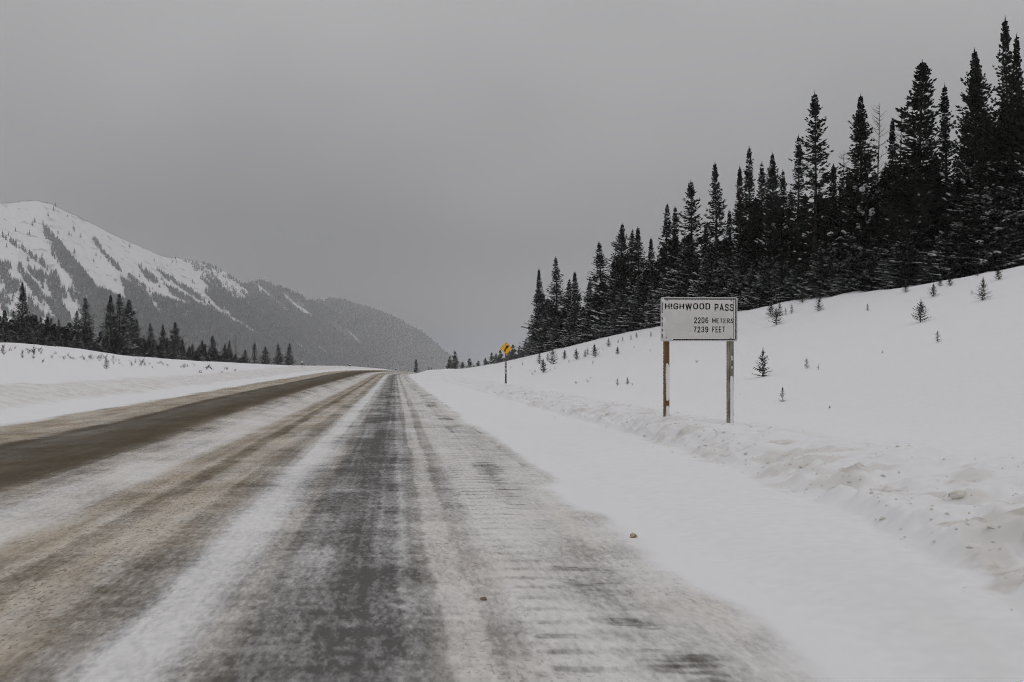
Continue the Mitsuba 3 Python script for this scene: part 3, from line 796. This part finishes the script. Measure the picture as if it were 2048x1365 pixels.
for row, (off, lo, hi) in enumerate(((14, 640, 662), (22, 632, 655), (34, 624, 646), (60, 620, 640))):
    px = -30.0 + row * 5
    while px < 300 + 60 * (row == 0):
        top = np.interp(px, [0, 120, 200, 300, 380], [lo, lo + 12, lo + 40, lo + 50, lo + 50]) + rg.uniform(0, hi - lo)
        tree_px('spruce_tree', rg.choice(['far_a', 'far_b', 'left_b']), px, top, float(LD(px)) + off + rg.uniform(-4, 4), rg.uniform(20, 34), 'dim spruce in the second row of the low wood on the left', group=LWOOD, dip=2, stuff='left_back_wood' if row > 0 else None)
        px += rg.uniform(9, 17)

for off in (5, 12):
    px = 285.0 + off
    while px < 492:
        tree_px('spruce_tree', rg.choice(['left_a', 'left_b', 'snowy_b']), px, np.interp(px, [285, 360, 430, 492], [668, 682, 694, 716]) + rg.uniform(-6, 20), float(LD(px)) + off, rg.uniform(20, 30), 'dark spruce right of the triple clump in the low wood on the left', group=LWOOD)
        px += rg.uniform(10, 18)

# far trees beyond the crest of the road
FWOOD = 'far spruces beyond the crest of the road'
for px, top, wpx, d, lab in ((832, 719, 9, 440, 'lone small spruce beyond the crest, left of the snowy hump'), (898, 713, 13, 440, 'left one of two hazy spruces just right of the snowy hump'), (911, 703, 17, 440, 'taller one of two hazy spruces just right of the snowy hump'),
                             (924, 724, 10, 440, None), (940, 717, 12, 440, None), (858, 733, 4, 440, 'tiny thin spruce on the left of the snowy hump'), (863, 735, 4, 440, 'tiny thin spruce on top of the snowy hump'),
                             (956, 722, 14, 620, None), (972, 717, 12, 620, None), (984, 706, 16, 620, None), (991, 708, 12, 627, None), (1002, 701, 18, 620, None), (1027, 690, 20, 604, None), (1037, 692, 16, 620, None), (1048, 681, 20, 604, None), (1055, 685, 16, 612, None),
                             (1064, 676, 22, 604, None), (1016, 694, 16, 620, None)):
    tree_px('spruce_tree', 'far_a' if wpx > 12 else 'far_b', px, top, d, wpx, lab or 'hazy spruce in the far wood behind the yellow warning sign', group=FWOOD)
for k_ in range(40):
    px = rg.uniform(918, 1090)
    top = np.interp(px, [918, 960, 1000, 1040, 1090], [733, 724, 708, 694, 684]) + rg.uniform(4, 22)
    tree_px('spruce_tree', rg.choice(['far_a', 'far_b']), px, top, rg.uniform(580, 690), rg.uniform(11, 20), None, stuff='far_wood')  # single far spruces, gathered under one stuff name

tag('left_back_wood', 'dim spruces behind the left wood that read as one mass', 'wood', kind='stuff')
tag('far_wood', 'hazy far spruces behind the yellow sign scattered singly through the far wood', 'wood', kind='stuff')

# saplings on the white slope: px, foot row, height px, kind, label
SLOPE = 'young spruces on the white slope'
for px, foot, hp, k_, lab in (
        (1524, 754, 50, 'sapling_a', 'young spruce right of the pass sign, largest on the lower slope, spread low boughs'), (1565, 804, 27, 'sapling_d', 'thin young spruce low on the slope, nearest the road'), (1614, 737, 19, 'sapling_c', 'small upright sapling right of the largest young spruce'),
        (1637, 740, 11, 'sapling_d', 'bent tiny sapling beside the small upright one'), (1553, 650, 30, 'sapling_b', 'young spruce below a close pair, near the upper right corner of the pass sign'), (1542, 634, 26, 'sapling_b', 'bushy young spruce at the wood edge, left of a close pair'),
        (1560, 632, 24, 'sapling_a', 'bushy young spruce at the wood edge, right of a close pair'), (1584, 627, 16, 'sapling_c', None), (1571, 630, 13, 'sapling_d', None), (1638, 622, 28, 'sapling_a', 'upright young spruce at the wood edge below the open crowned tall spruce'),
        (1634, 600, 18, 'sapling_c', None), (1604, 606, 22, 'sapling_b', None), (1735, 622, 13, 'sapling_c', 'lonely tiny sapling high on the middle of the slope'), (1841, 645, 40, 'sapling_b', 'young spruce in the middle of the upper slope with a wide skirt'),
        (1875, 685, 21, 'sapling_c', 'slim sapling below and right of the wide skirted one'), (1866, 594, 24, 'sapling_b', 'dark little spruce near the top of the slope, left of the largest upper one'), (1966, 601, 40, 'sapling_a', 'largest young spruce near the top right of the slope'),
        (1944, 590, 9, 'sapling_d', None), (1811, 585, 18, 'sapling_b', None), (1880, 573, 16, 'sapling_b', None), (1900, 572, 20, 'sapling_b', None), (1997, 560, 24, 'sapling_b', 'young spruce at the wood edge near the right border'), (1955, 553, 12, 'sapling_c', None),
        (1079, 728, 20, 'sapling_a', "left one of the sapling row near the yellow sign, below the wood's left end"), (1087, 746, 25, 'sapling_b', 'lowest sapling of the group nearest the yellow sign'), (1096, 722, 14, 'sapling_c', None), (1105, 729, 31, 'sapling_a', 'tallest sapling of the group nearest the yellow sign'),
        (1129, 719, 17, 'sapling_b', None), (1153, 720, 20, 'sapling_b', None), (1170, 715, 14, 'sapling_a', None), (1175, 710, 12, 'sapling_c', None), (1190, 715, 24, 'sapling_b', 'widest sapling in the row on the left part of the slope'), (1235, 709, 14, 'sapling_b', 'single bushy sapling between the row and the pass sign'),
        (1217, 694, 16, 'sapling_a', None), (1236, 686, 7, 'sapling_c', None), (1245, 683, 8, 'sapling_c', None), (1262, 680, 9, 'sapling_c', None), (1273, 676, 10, 'sapling_a', None), (1302, 674, 10, 'sapling_c', None), (1138, 726, 6, 'sapling_c', None), (1186, 728, 7, 'sapling_d', None),
        (1235, 771, 13, 'sapling_c', 'left one of two small saplings left of the pass sign posts'), (1255, 769, 13, 'sapling_a', 'right one of two small saplings left of the pass sign posts'),
        (1064, 700, 8, 'sapling_c', None), (1045, 731, 6, 'sapling_c', None), (1022, 738, 5, 'sapling_d', None)):
    q = hit(px, foot, 20, 230)
    if q is None:
        q = at(px, foot, float(TD(px))); q[2] = ground_z(q[0], q[1])
    h = hp / FPX * q[1]
    plant('spruce_sapling', k_, q[0], q[1], q[2] - .03, h, 1.18 * h * KINDS[k_][1] * 2 / 1.2, lab or 'tiny spruce sapling poking out of the snow near the edge of the right-hand wood', 'sapling', SLOPE)
for px, foot, hp, lab in ((1659, 817, 9, 'short dry stalks low on the slope right of the pass sign'), (1764, 707, 8, 'low bent dry stalks in the middle of the slope'), (1395, 725, 9, 'dry grass stalks seen between the two sign posts'), (1152, 768, 8, None), (1175, 765, 10, None), (1180, 757, 5, None), (1066, 750, 7, None),
                          (1100, 742, 6, None), (1265, 770, 6, None), (1110, 738, 5, None), (1058, 742, 5, None), (1480, 790, 3, None), (1520, 806, 3, None), (1300, 703, 5, None), (1268, 696, 5, None), (1070, 745, 7, None), (1147, 712, 5, None), (1205, 700, 5, None)):
    q = hit(px, foot, 12, 230)
    if q is not None:
        h = hp / FPX * q[1]
        plant('dry_weed', f'weed_{int(rg.integers(4))}', q[0], q[1], q[2] - .01, h, h * .8, lab or 'few dry stalks standing out of the snow on the right slope', 'weed', 'dry stalks on the right slope')
lw = 'small dark sprig poking out of the snow field on the left'
for px, foot, hp, k_ in ((5, 706, 14, 'sapling_c'), (44, 717, 16, 'sapling_c'), (68, 718, 24, 'sapling_d'), (212, 738, 21, 'sapling_a')):
    q = hit(px, foot, 20, 260)
    if q is not None:
        plant('spruce_sapling', k_, q[0], q[1], q[2] - .03, hp / FPX * q[1], None, 'dark sapling standing alone in the snow below the triple clump of spruces on the left' if px == 212 else 'small sapling on the snow field at the far left', 'sapling', 'saplings on the left snow field')
for k_ in range(90):
    px = rg.uniform(0, 480)
    edge = np.interp(px, [0, 69, 145, 207, 262, 310, 379, 496], [692, 697, 711, 715, 719, 724, 729, 741])
    q = hit(px, edge + 2 + abs(rg.normal(0, 9)) * (1 - px / 800), 20, 260)
    if q is not None:
        h = rg.uniform(5, 14) / FPX * q[1]
        plant('dry_weed', f'weed_{int(rg.integers(4))}', q[0], q[1], q[2] - .02, h, h * .8, lw, 'weed', 'sprigs on the left snow field')

# ------------------------------------------------------------------ signs
def box(cx, cy, cz, sx, sy, sz):
    m = trimesh.creation.box([sx, sy, sz])
    m.apply_translation([cx, cy, cz])
    return m


def cat_(ms):
    return trimesh.util.concatenate(ms)


def obj(key, mesh, mat, smooth=False):
    key = numbered(key)
    scene[key] = mikit.ply(mesh, mat, smooth)
    return key


def rounded(w, h, r, t):
    """A rounded plate in the xz plane, front face at y=0, thickness t behind it."""
    from shapely import box as sbox
    g = sbox(-w / 2 + r, -h / 2 + r, w / 2 - r, h / 2 - r).buffer(r, quad_segs=5)
    m = trimesh.creation.extrude_polygon(g, t, engine='earcut')
    m.apply_transform(trimesh.transformations.rotation_matrix(math.pi / 2, [1, 0, 0]))
    m.apply_translation([0, t, 0])
    return m


def ring(w, h, r, bw, t):
    from shapely import box as sbox
    g = sbox(-w / 2 + r, -h / 2 + r, w / 2 - r, h / 2 - r).buffer(r, quad_segs=5)
    g = g.difference(g.buffer(-bw))
    m = trimesh.creation.extrude_polygon(g, t, engine='earcut')
    m.apply_transform(trimesh.transformations.rotation_matrix(math.pi / 2, [1, 0, 0]))
    return m


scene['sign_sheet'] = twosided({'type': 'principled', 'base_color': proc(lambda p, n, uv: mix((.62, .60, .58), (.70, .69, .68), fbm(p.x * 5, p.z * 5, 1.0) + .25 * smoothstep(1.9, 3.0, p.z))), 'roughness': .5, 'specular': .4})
scene['sign_ink'] = twosided({'type': 'diffuse', 'reflectance': rgb(.016, .016, .017)})
scene['sign_edge'] = twosided({'type': 'principled', 'base_color': rgb(.62, .62, .62), 'roughness': .4, 'metallic': .3})
scene['bolt_metal'] = twosided({'type': 'principled', 'base_color': rgb(.25, .24, .24), 'roughness': .5, 'metallic': .6})
scene['rusty_steel'] = twosided({'type': 'diffuse', 'reflectance': proc(lambda p, n, uv: mix((.27, .145, .068), (.17, .115, .07), fbm(p.x * 18, p.y * 9, p.z * 3.0, octaves=4)))})
scene['weathered_steel'] = twosided({'type': 'diffuse', 'reflectance': proc(lambda p, n, uv: mix((.33, .32, .27), (.20, .175, .125), smoothstep(.4, .7, fbm(p.x * 18, p.y * 9, p.z * 3.0, octaves=4))))})
scene['yellow_sheet'] = twosided({'type': 'principled', 'base_color': proc(lambda p, n, uv: mix((.97, .52, .016), (.93, .47, .016), fbm(p.x * 6, p.z * 6, 1.0))), 'roughness': .45, 'specular': .4})
scene['wood_post'] = twosided({'type': 'diffuse', 'reflectance': proc(lambda p, n, uv: mix((.19, .13, .10), (.10, .075, .065), fbm(p.x * 20, p.y * 20, p.z * 2.0)))})
scene['post_white'] = twosided({'type': 'diffuse', 'reflectance': rgb(.72, .72, .72)})

SD = 21.0                                            # distance of the pass sign
SS = SD / FPX                                        # metres per photo pixel there
c0 = at(1398.2, 639.0, SD)
SW, SH = 153.5 * SS, 87.0 * SS
yaw = math.radians(2.0)


def placed(m):
    m.apply_transform(trimesh.transformations.rotation_matrix(yaw, [0, 0, 1]))
    m.apply_translation(c0)
    return m


obj('pass_sign__panel', placed(rounded(SW, SH, .03, .008)), 'sign_sheet')
e = ring(SW + .012, SH + .012, .034, .022, .006); e.apply_translation([0, .001, 0])
obj('pass_sign__rim', placed(e), 'sign_edge')
# black border line: whole along the top, right and bottom, broken by stuck snow on the left
X0, X1, Z0, Z1, BW = -SW / 2 + .026, SW / 2 - .026, -SH / 2 + .026, SH / 2 - .032, .026
segs = [((X0 + X1) / 2, Z1, X1 - X0, BW), (X1, (Z0 + Z1) / 2, BW * 1.1, Z1 - Z0 - BW * 1.02), ((X0 + X1) / 2 - .02 + .1, Z0, X1 - X0 - .18, BW)]
for za, zb in ((.62, .97), (.47, .57), (.31, .44), (.20, .27), (.03, .15)):
    segs.append((X0, Z0 + (Z1 - Z0) * (za + zb) / 2, BW * .7, (Z1 - Z0) * (zb - za) * .8))
obj('pass_sign__border', placed(cat_([box(x, -.0015, z, w_, .003, h_) for x, z, w_, h_ in segs])), 'sign_ink')


GLYPHS = {                                            # highway lettering as pen strokes: width, strokes ('~' = rounded)
    'H': (.56, [[(0, 0), (0, 1)], [(.56, 0), (.56, 1)], [(0, .52), (.56, .52)]]), 'I': (.02, [[(.01, 0), (.01, 1)]]),
    'G': (.58, ['~', [(.56, .80), (.50, .94), (.30, 1), (.08, .93), (0, .72), (0, .28), (.08, .07), (.30, 0), (.50, .05), (.58, .2), (.58, .46)], [(.58, .46), (.34, .46)]]),
    'W': (.86, [[(0, 1), (.20, 0), (.43, .86), (.66, 0), (.86, 1)]]),
    'O': (.60, ['~', [(.30, 1), (.08, .94), (0, .72), (0, .28), (.08, .06), (.30, 0), (.52, .06), (.60, .28), (.60, .72), (.52, .94), (.30, 1)]]),
    'D': (.56, ['~', [(0, 0), (0, 0), (0, 1), (0, 1), (.34, 1), (.52, .9), (.56, .7), (.56, .3), (.52, .1), (.34, 0), (0, 0), (0, 0)]]),
    'P': (.54, ['~', [(0, 0), (0, 0), (0, 1), (0, 1), (.38, 1), (.53, .93), (.54, .72), (.50, .5), (.36, .44), (0, .44), (0, .44)]]),
    'A': (.64, [[(0, 0), (.32, 1), (.64, 0)], [(.11, .28), (.53, .28)]]),
    'S': (.56, ['~', [(.55, .80), (.48, .94), (.28, 1), (.08, .94), (.02, .78), (.08, .60), (.28, .53), (.48, .45), (.56, .26), (.48, .06), (.28, 0), (.08, .06), (0, .22)]]),
    'M': (.70, [[(0, 0), (0, 1), (.35, .3), (.70, 1), (.70, 0)]]), 'E': (.46, [[(.46, 1), (0, 1), (0, 0), (.46, 0)], [(0, .52), (.40, .52)]]),
    'T': (.54, [[(0, 1), (.54, 1)], [(.27, 1), (.27, 0)]]), 'F': (.46, [[(.46, 1), (0, 1), (0, 0)], [(0, .52), (.40, .52)]]),
    'R': (.54, ['~', [(0, 0), (0, 0), (0, 1), (0, 1), (.38, 1), (.53, .93), (.54, .72), (.50, .52), (.36, .46), (0, .46), (0, .46)], [(.30, .46), (.56, 0)]]),
    '2': (.52, ['~', [(.02, .78), (.08, .94), (.26, 1), (.46, .93), (.50, .74), (.42, .55), (.04, .06), (0, 0), (0, 0), (.52, 0), (.52, 0)]]),
    '0': (.52, ['~', [(.26, 1), (.06, .93), (0, .70), (0, .30), (.06, .07), (.26, 0), (.46, .07), (.52, .30), (.52, .70), (.46, .93), (.26, 1)]]),
    '6': (.52, ['~', [(.50, .86), (.42, .97), (.26, 1), (.06, .9), (0, .62), (0, .3), (.06, .06), (.26, 0), (.46, .06), (.52, .3), (.46, .53), (.28, .60), (.08, .54), (0, .36)]]),
    '7': (.52, [[(0, 1), (.52, 1), (.18, 0)]]),
    '3': (.52, ['~', [(.02, .82), (.10, .96), (.27, 1), (.46, .93), (.48, .74), (.42, .58), (.24, .54), (.44, .50), (.52, .28), (.46, .06), (.26, 0), (.08, .05), (0, .2)]]),
    '9': (.52, ['~', [(.02, .14), (.10, .03), (.26, 0), (.46, .1), (.52, .38), (.52, .7), (.46, .94), (.26, 1), (.06, .94), (0, .7), (.06, .47), (.24, .40), (.44, .46), (.52, .64)]])}


def chaikin(p):
    p = np.array(p, float)
    for _ in range(2):
        a, b = p[:-1], p[1:]
        p = np.vstack([p[:1], np.stack([a * .75 + b * .25, a * .25 + b * .75], 1).reshape(-1, 2), p[-1:]])
    return p


def lettering(text, px0, px1, py0, py1, key, pen=.185):
    x, shapes = 0.0, []
    for ch in text:
        if ch == ' ':
            x += .36
            continue
        w_, strokes = GLYPHS[ch]
        soft = strokes[0] == '~'
        g = union_all([LineString(chaikin(q) if soft and len(q) > 2 else q).buffer(pen / 2, cap_style='flat' if not soft else 'round', join_style='mitre') for q in strokes if q != '~'])
        shapes.append(affinity.translate(g, x + pen / 2, 0))
        x += w_ + pen + .19
    full = union_all(shapes)
    lo_x, lo_y, hi_x, hi_y = full.bounds
    sx, sy = (px1 - px0) * SS / (hi_x - lo_x), (py1 - py0) * SS / (hi_y - lo_y)
    ms = []
    for g in getattr(full, 'geoms', [full]):
        g = affinity.affine_transform(g, [sx, 0, 0, sy, -lo_x * sx, -lo_y * sy])
        ms.append(trimesh.creation.extrude_polygon(g, .003, engine='earcut'))
    m = cat_(ms)
    m.apply_transform(trimesh.transformations.rotation_matrix(math.pi / 2, [1, 0, 0]))
    m.apply_translation([(px0 - 1398.2) * SS, -.0005, (639.0 - py1) * SS])
    return obj(key, placed(m), 'sign_ink')


for word, x0, x1, y0, y1 in (('HIGHWOOD', 1329.5, 1420.5, 605.5, 622.8), ('PASS', 1429.5, 1468, 605.5, 622.8), ('2206', 1387.5, 1416.5, 635, 647), ('METERS', 1424.5, 1467.5, 635, 647), ('7239', 1387.5, 1416.5, 653.5, 665.5), ('FEET', 1424.5, 1450, 653.5, 665.5)):
    tag(lettering(word, x0, x1, y0, y1, 'pass_sign__lettering'), 'black word ' + word)
for bx, by in ((1333, 676), (1462, 677), (1463, 601), (1334, 601)):
    m = trimesh.creation.icosphere(2, .016); m.apply_scale([1, .45, 1])
    m.apply_translation([(bx - 1398.2) * SS, -.003, (639 - by) * SS])
    obj('pass_sign__bolt', placed(m), 'bolt_metal', True)


def splat(px, py, w_, h_, seed):
    m = trimesh.creation.icosphere(3, 1.0)
    r = 1 + .9 * (meshkit.fbm(m.vertices * 1.7 + seed * 5.1, 3, seed) - .5)
    m.vertices = m.vertices * r[:, None] * [w_ * SS / 2, .012, h_ * SS / 2]
    m.apply_translation([(px - 1398.2) * SS, -.002, (639 - py) * SS])
    return m


sp = [(1328, 641, 6, 12, 1), (1326, 602, 4, 10, 2), (1332, 606, 9, 3, 3), (1327, 668, 4, 14, 4), (1345, 653, 5, 3, 5), (1343, 656, 2.5, 6, 6), (1411, 650, 6, 3, 7), (1407, 633, 5, 3, 8), (1430, 627, 7, 3, 9),
      (1458, 649.5, 4, 2, 11), (1343, 616, 1.8, 2.0, 12), (1461, 626, 4, 2, 16), (1343, 679, 7, 3, 18)]
for s_ in sp:
    obj('pass_sign__stuck_snow', placed(splat(*s_)), 'clean_snow', True)


def channel_post(px, wpx, foot, mat, key, snow, seed):
    """A steel post of H section, web towards the road, packed with blown snow."""
    q0 = at(px, 639, SD + .10)
    s = (SD + .1) / FPX
    w_ = wpx * s
    zb = EYE + (HY - foot) / FPX * SD - .5
    zt = c0[2] + SH / 2 - .06
    h_ = zt - zb
    fl = .020
    ms = [box(-w_ / 2 + fl / 2, 0, zb + h_ / 2, fl, .15, h_), box(w_ / 2 - fl / 2, 0, zb + h_ / 2, fl, .15, h_), box(0, -.045, zb + h_ / 2, w_ - 2 * fl, .012, h_)]
    m = cat_(ms); m.apply_translation([q0[0], q0[1], 0])
    k = obj('pass_sign__post', m, mat)
    vs, fs, n = [], [], 0
    rr = np.random.default_rng(seed)
    for (y0, y1, fx0, fx1) in snow:                 # snow plastered in the channel: ragged strips, rows in photo pixels
        nz = 60
        zz = np.linspace(EYE + (HY - y0) * s, EYE + (HY - y1) * s, nz)
        tq = np.linspace(0, 1, nz)
        ends = np.clip(np.minimum(tq / .12, (1 - tq) / .10), 0, 1) ** .5
        a = (fx0 + (1 - ends) * .22 * (fx1 - fx0) + .10 * (meshkit.fbm(np.stack([zz * 9, zz * 0 + seed, zz * 0], -1), 3) - .5)) * w_
        b = (fx1 - (1 - ends) * .45 * (fx1 - fx0) + .22 * (meshkit.fbm(np.stack([zz * 7, zz * 0 + seed + 9, zz * 0], -1), 3) - .5)) * w_
        a, b = np.maximum(a, -w_ / 2 + fl), np.minimum(np.maximum(b, a + .004), w_ / 2 - .004)
        dep = .008 + .022 * ends * (.6 + .8 * meshkit.fbm(np.stack([zz * 12, zz * 0, zz * 0 + seed], -1), 3))
        prof = [(a, -.051 + 0 * a), (a, -.076 - dep * .3), ((a + b) / 2, -.078 - dep), (b, -.077 - dep * .5), (b, -.070 + 0 * a)]
        vv = np.stack([np.stack([x_, y_, zz], 1) for x_, y_ in prof], 1).reshape(-1, 3)
        i, j = np.meshgrid(np.arange(nz - 1), np.arange(4), indexing='ij')
        o = (i * 5 + j).ravel()
        vs.append(vv); fs.append(np.vstack([np.stack([o, o + 1, o + 6], 1), np.stack([o, o + 6, o + 5], 1)]) + n); n += len(vv)
    vv = np.vstack(vs) + [q0[0], q0[1], 0]
    scene[k + '__packed_snow'] = mikit.ply((vv, np.vstack(fs)), 'clean_snow', True)
    return k


k = channel_post(1332.6, 10.2, 832, 'rusty_steel', 'post', [(727, 802, -.20, .50), (812, 838, -.16, .44)], 3)
tag(k, 'rusty brown left post with snow in its channel')
k = channel_post(1460.3, 11.8, 851, 'weathered_steel', 'post', [(752, 870, -.14, .44), (712, 722, .02, .22), (733, 738, .05, .25)], 6)
tag(k, 'grey green right post with snow in its channel')
tag('pass_sign', 'large grey rectangular sign with black lettering on two steel posts at the snow berm', 'sign')

YD = 70.0
YS = YD / FPX
yc = at(1012.6, 697.3, YD)
side = 25.0 * YS / math.sqrt(2)


def yplaced(m):
    m.apply_translation(yc)
    return m


m = rounded(side, side, .045, .006); m.apply_transform(trimesh.transformations.rotation_matrix(math.pi / 4, [0, 1, 0])); obj('curve_warning_sign__panel', yplaced(m), 'yellow_sheet')
m = ring(side - .03, side - .03, .035, .012, .002); m.apply_transform(trimesh.transformations.rotation_matrix(math.pi / 4, [0, 1, 0])); obj('curve_warning_sign__border', yplaced(m), 'sign_ink')
ar = np.array([(1009.6, 703.8), (1010.0, 700.5), (1011.6, 697.6), (1013.6, 695.6)])
th = np.linspace(0, 1, 9)
cu = np.stack([np.interp(th, [0, .33, .66, 1], ar[:, 0]), np.interp(th, [0, .33, .66, 1], ar[:, 1])], 1)
cu = np.stack([(cu[:, 0] - 1012.6) * YS, (697.3 - cu[:, 1]) * YS], 1)
shaft = LineString(cu).buffer(1.4 * YS, cap_style='flat')
hd = Polygon([((x - 1012.6) * YS, (697.3 - y) * YS) for x, y in ((1017.2, 691.0), (1016.6, 697.9), (1014.6, 696.2), (1012.4, 694.4), (1010.8, 692.6))])
arrow = union_all([shaft, hd]).buffer(.002)
m = trimesh.creation.extrude_polygon(arrow, .003, engine='earcut'); m.apply_transform(trimesh.transformations.rotation_matrix(math.pi / 2, [1, 0, 0])); m.apply_translation([0, 0, 0])
obj('curve_warning_sign__arrow', yplaced(m), 'sign_ink')
pz0, pz1 = EYE + (HY - 766) * YS - .5, EYE + (HY - 700) * YS
pw = 3.6 * YS
m = box((1011.6 - CX) * YS, YD + .075, (pz0 + pz1) / 2, pw, .12, pz1 - pz0)
obj('curve_warning_sign__post', m, 'wood_post')
for i_, (py, h_) in enumerate(((725, 3.4), (738.5, 4.2), (745.5, 5.5), (731, 1.6))):
    q = trimesh.creation.icosphere(2, 1.0); q.vertices = q.vertices * (1 + .4 * (meshkit.fbm(q.vertices * 2 + i_, 2) - .5))[:, None] * [pw * .27, .02, h_ * YS / 2]
    q.apply_translation([(1011.5 - CX) * YS, YD + .012, EYE + (HY - py) * YS])
    obj('curve_warning_sign__stuck_snow', q, 'clean_snow', True)
tag('curve_warning_sign', 'yellow diamond warning sign with black right curve arrow on a brown post', 'sign')

# delineator posts on the left bank
for px, foot, hp, lab in ((604, 735.5, 13, 'white and black marker post on the left bank, nearest of the three'), (700, 734.5, 6.5, 'small marker post on the left bank in the middle of the three'), (792, 743, 7, 'farthest small marker post, near where the road vanishes')):
    q = hit(px, foot + 1.5, 60, 300)
    if q is None:
        q = at(px, foot, 215); q[2] = ground_z(q[0], q[1])
    s = q[1] / FPX
    h_ = hp * s + .1
    key = numbered('marker_post')
    x, y, z = q
    r_ = max(.045, 1.5 * s)
    for nm, za, zb, mat in (('post', -.3, h_ * .45, 'post_white'), ('black_band', h_ * .45, h_ * .72, 'sign_ink'), ('cap', h_ * .72, h_, 'post_white')):
        c = trimesh.creation.cylinder(r_ * (1.0 if nm != 'black_band' else 1.03), zb - za, sections=12); c.apply_translation([x, y, z + (za + zb) / 2])
        scene[f'{key}__{nm}'] = mikit.ply(c, mat, 40)
    tag(key, lab, 'marker post', 'marker posts along the left bank')

# ------------------------------------------------------------------ loose things: stones, ice, snow clods
scene['tan_stone'] = twosided({'type': 'diffuse', 'reflectance': proc(lambda p, n, uv: mix((.50, .43, .32), (.22, .18, .13), smoothstep(.45, .6, fbm(p.x * 30, p.y * 30, p.z * 30))))})
scene['dark_stone'] = twosided({'type': 'diffuse', 'reflectance': proc(lambda p, n, uv: mix((.33, .24, .19), (.16, .13, .11), fbm(p.x * 40, p.y * 40, p.z * 40)))})


def clod(px, py, wpx, hpx, mat, name, label, cat, seed, group=None, sink=.3):
    q = hit(px, py, 3.5, 60)
    s = q[1] / FPX
    m = trimesh.creation.icosphere(3, 1.0)
    n_ = meshkit.fbm(m.vertices * 1.3 + seed * 3.3, 3, seed) - .5
    m.vertices = m.vertices * (1 + .8 * n_)[:, None] * [wpx * s / 2, wpx * s / 2.4, hpx * s / 1.6]
    m.apply_translation([q[0], q[1] + wpx * s * .2, q[2] + hpx * s * sink])
    k = obj(name, m, mat, 30)
    tag(k, label, cat, group)


clod(1267, 1076, 15, 13, 'tan_stone', 'stone', 'tan stone lying in the clean snow right of the shoulder', 'stone', 1, sink=.05)
clod(967, 1201, 13, 7, 'dark_stone', 'stone', 'reddish brown pebble on the rumble strip', 'stone', 2)
clod(1918, 998, 30, 16, 'dirty_snow', 'snow_clod', 'big dirty snow clod on the berm near the right edge', 'snow clod', 3)
clod(1905, 992, 12, 8, 'dark_stone', 'stone', 'dark stone tucked under the big dirty snow clod', 'stone', 4)
rg2 = np.random.default_rng(9)
lp, lm = [], []
V, S = [], []
for k_ in range(650):
    d = 5.5 * (11 ** rg2.random())
    toe = 5.0 - 1.25 * math.exp(-(d - 6) / 5)
    w_ = toe + rg2.choice([rg2.normal(.25, .25), rg2.uniform(0, 2.6)])
    V.append((w_ + float(x_ref(d)), d)); S.append(.007 + .030 * rg2.random() ** 5 + .0005 * d)
V, S = np.array(V), np.array(S)
Zs = np.array([ground_z(*q) for q in V])
ax = rg2.normal(0, 1, (len(V), 3)); ax[:, 2] *= .3
big = lumps(np.column_stack([V, Zs + S * .1]), ax, S * rg2.uniform(.8, 1.5, len(S)), S * rg2.uniform(.6, 1.1, len(S)), S * rg2.uniform(.6, 1.1, len(S)))
scene['snow_clods'] = mikit.ply(big, 'dirty_snow', False)
tag('snow_clods', 'crumbled dirty snow clods strewn over the plough berm on the right', 'snow clods', kind='stuff')

# ------------------------------------------------------------------ snowy air over the whole place
scene['haze'] = {'type': 'cube', 'to_world': T().translate([0, 3650, 280]).scale([4600, 4800, 360]), 'bsdf': {'type': 'null'}, 'interior': ref('winter_air')}
tag('haze', 'thin falling snow and mist filling the valley air', 'haze', kind='stuff')
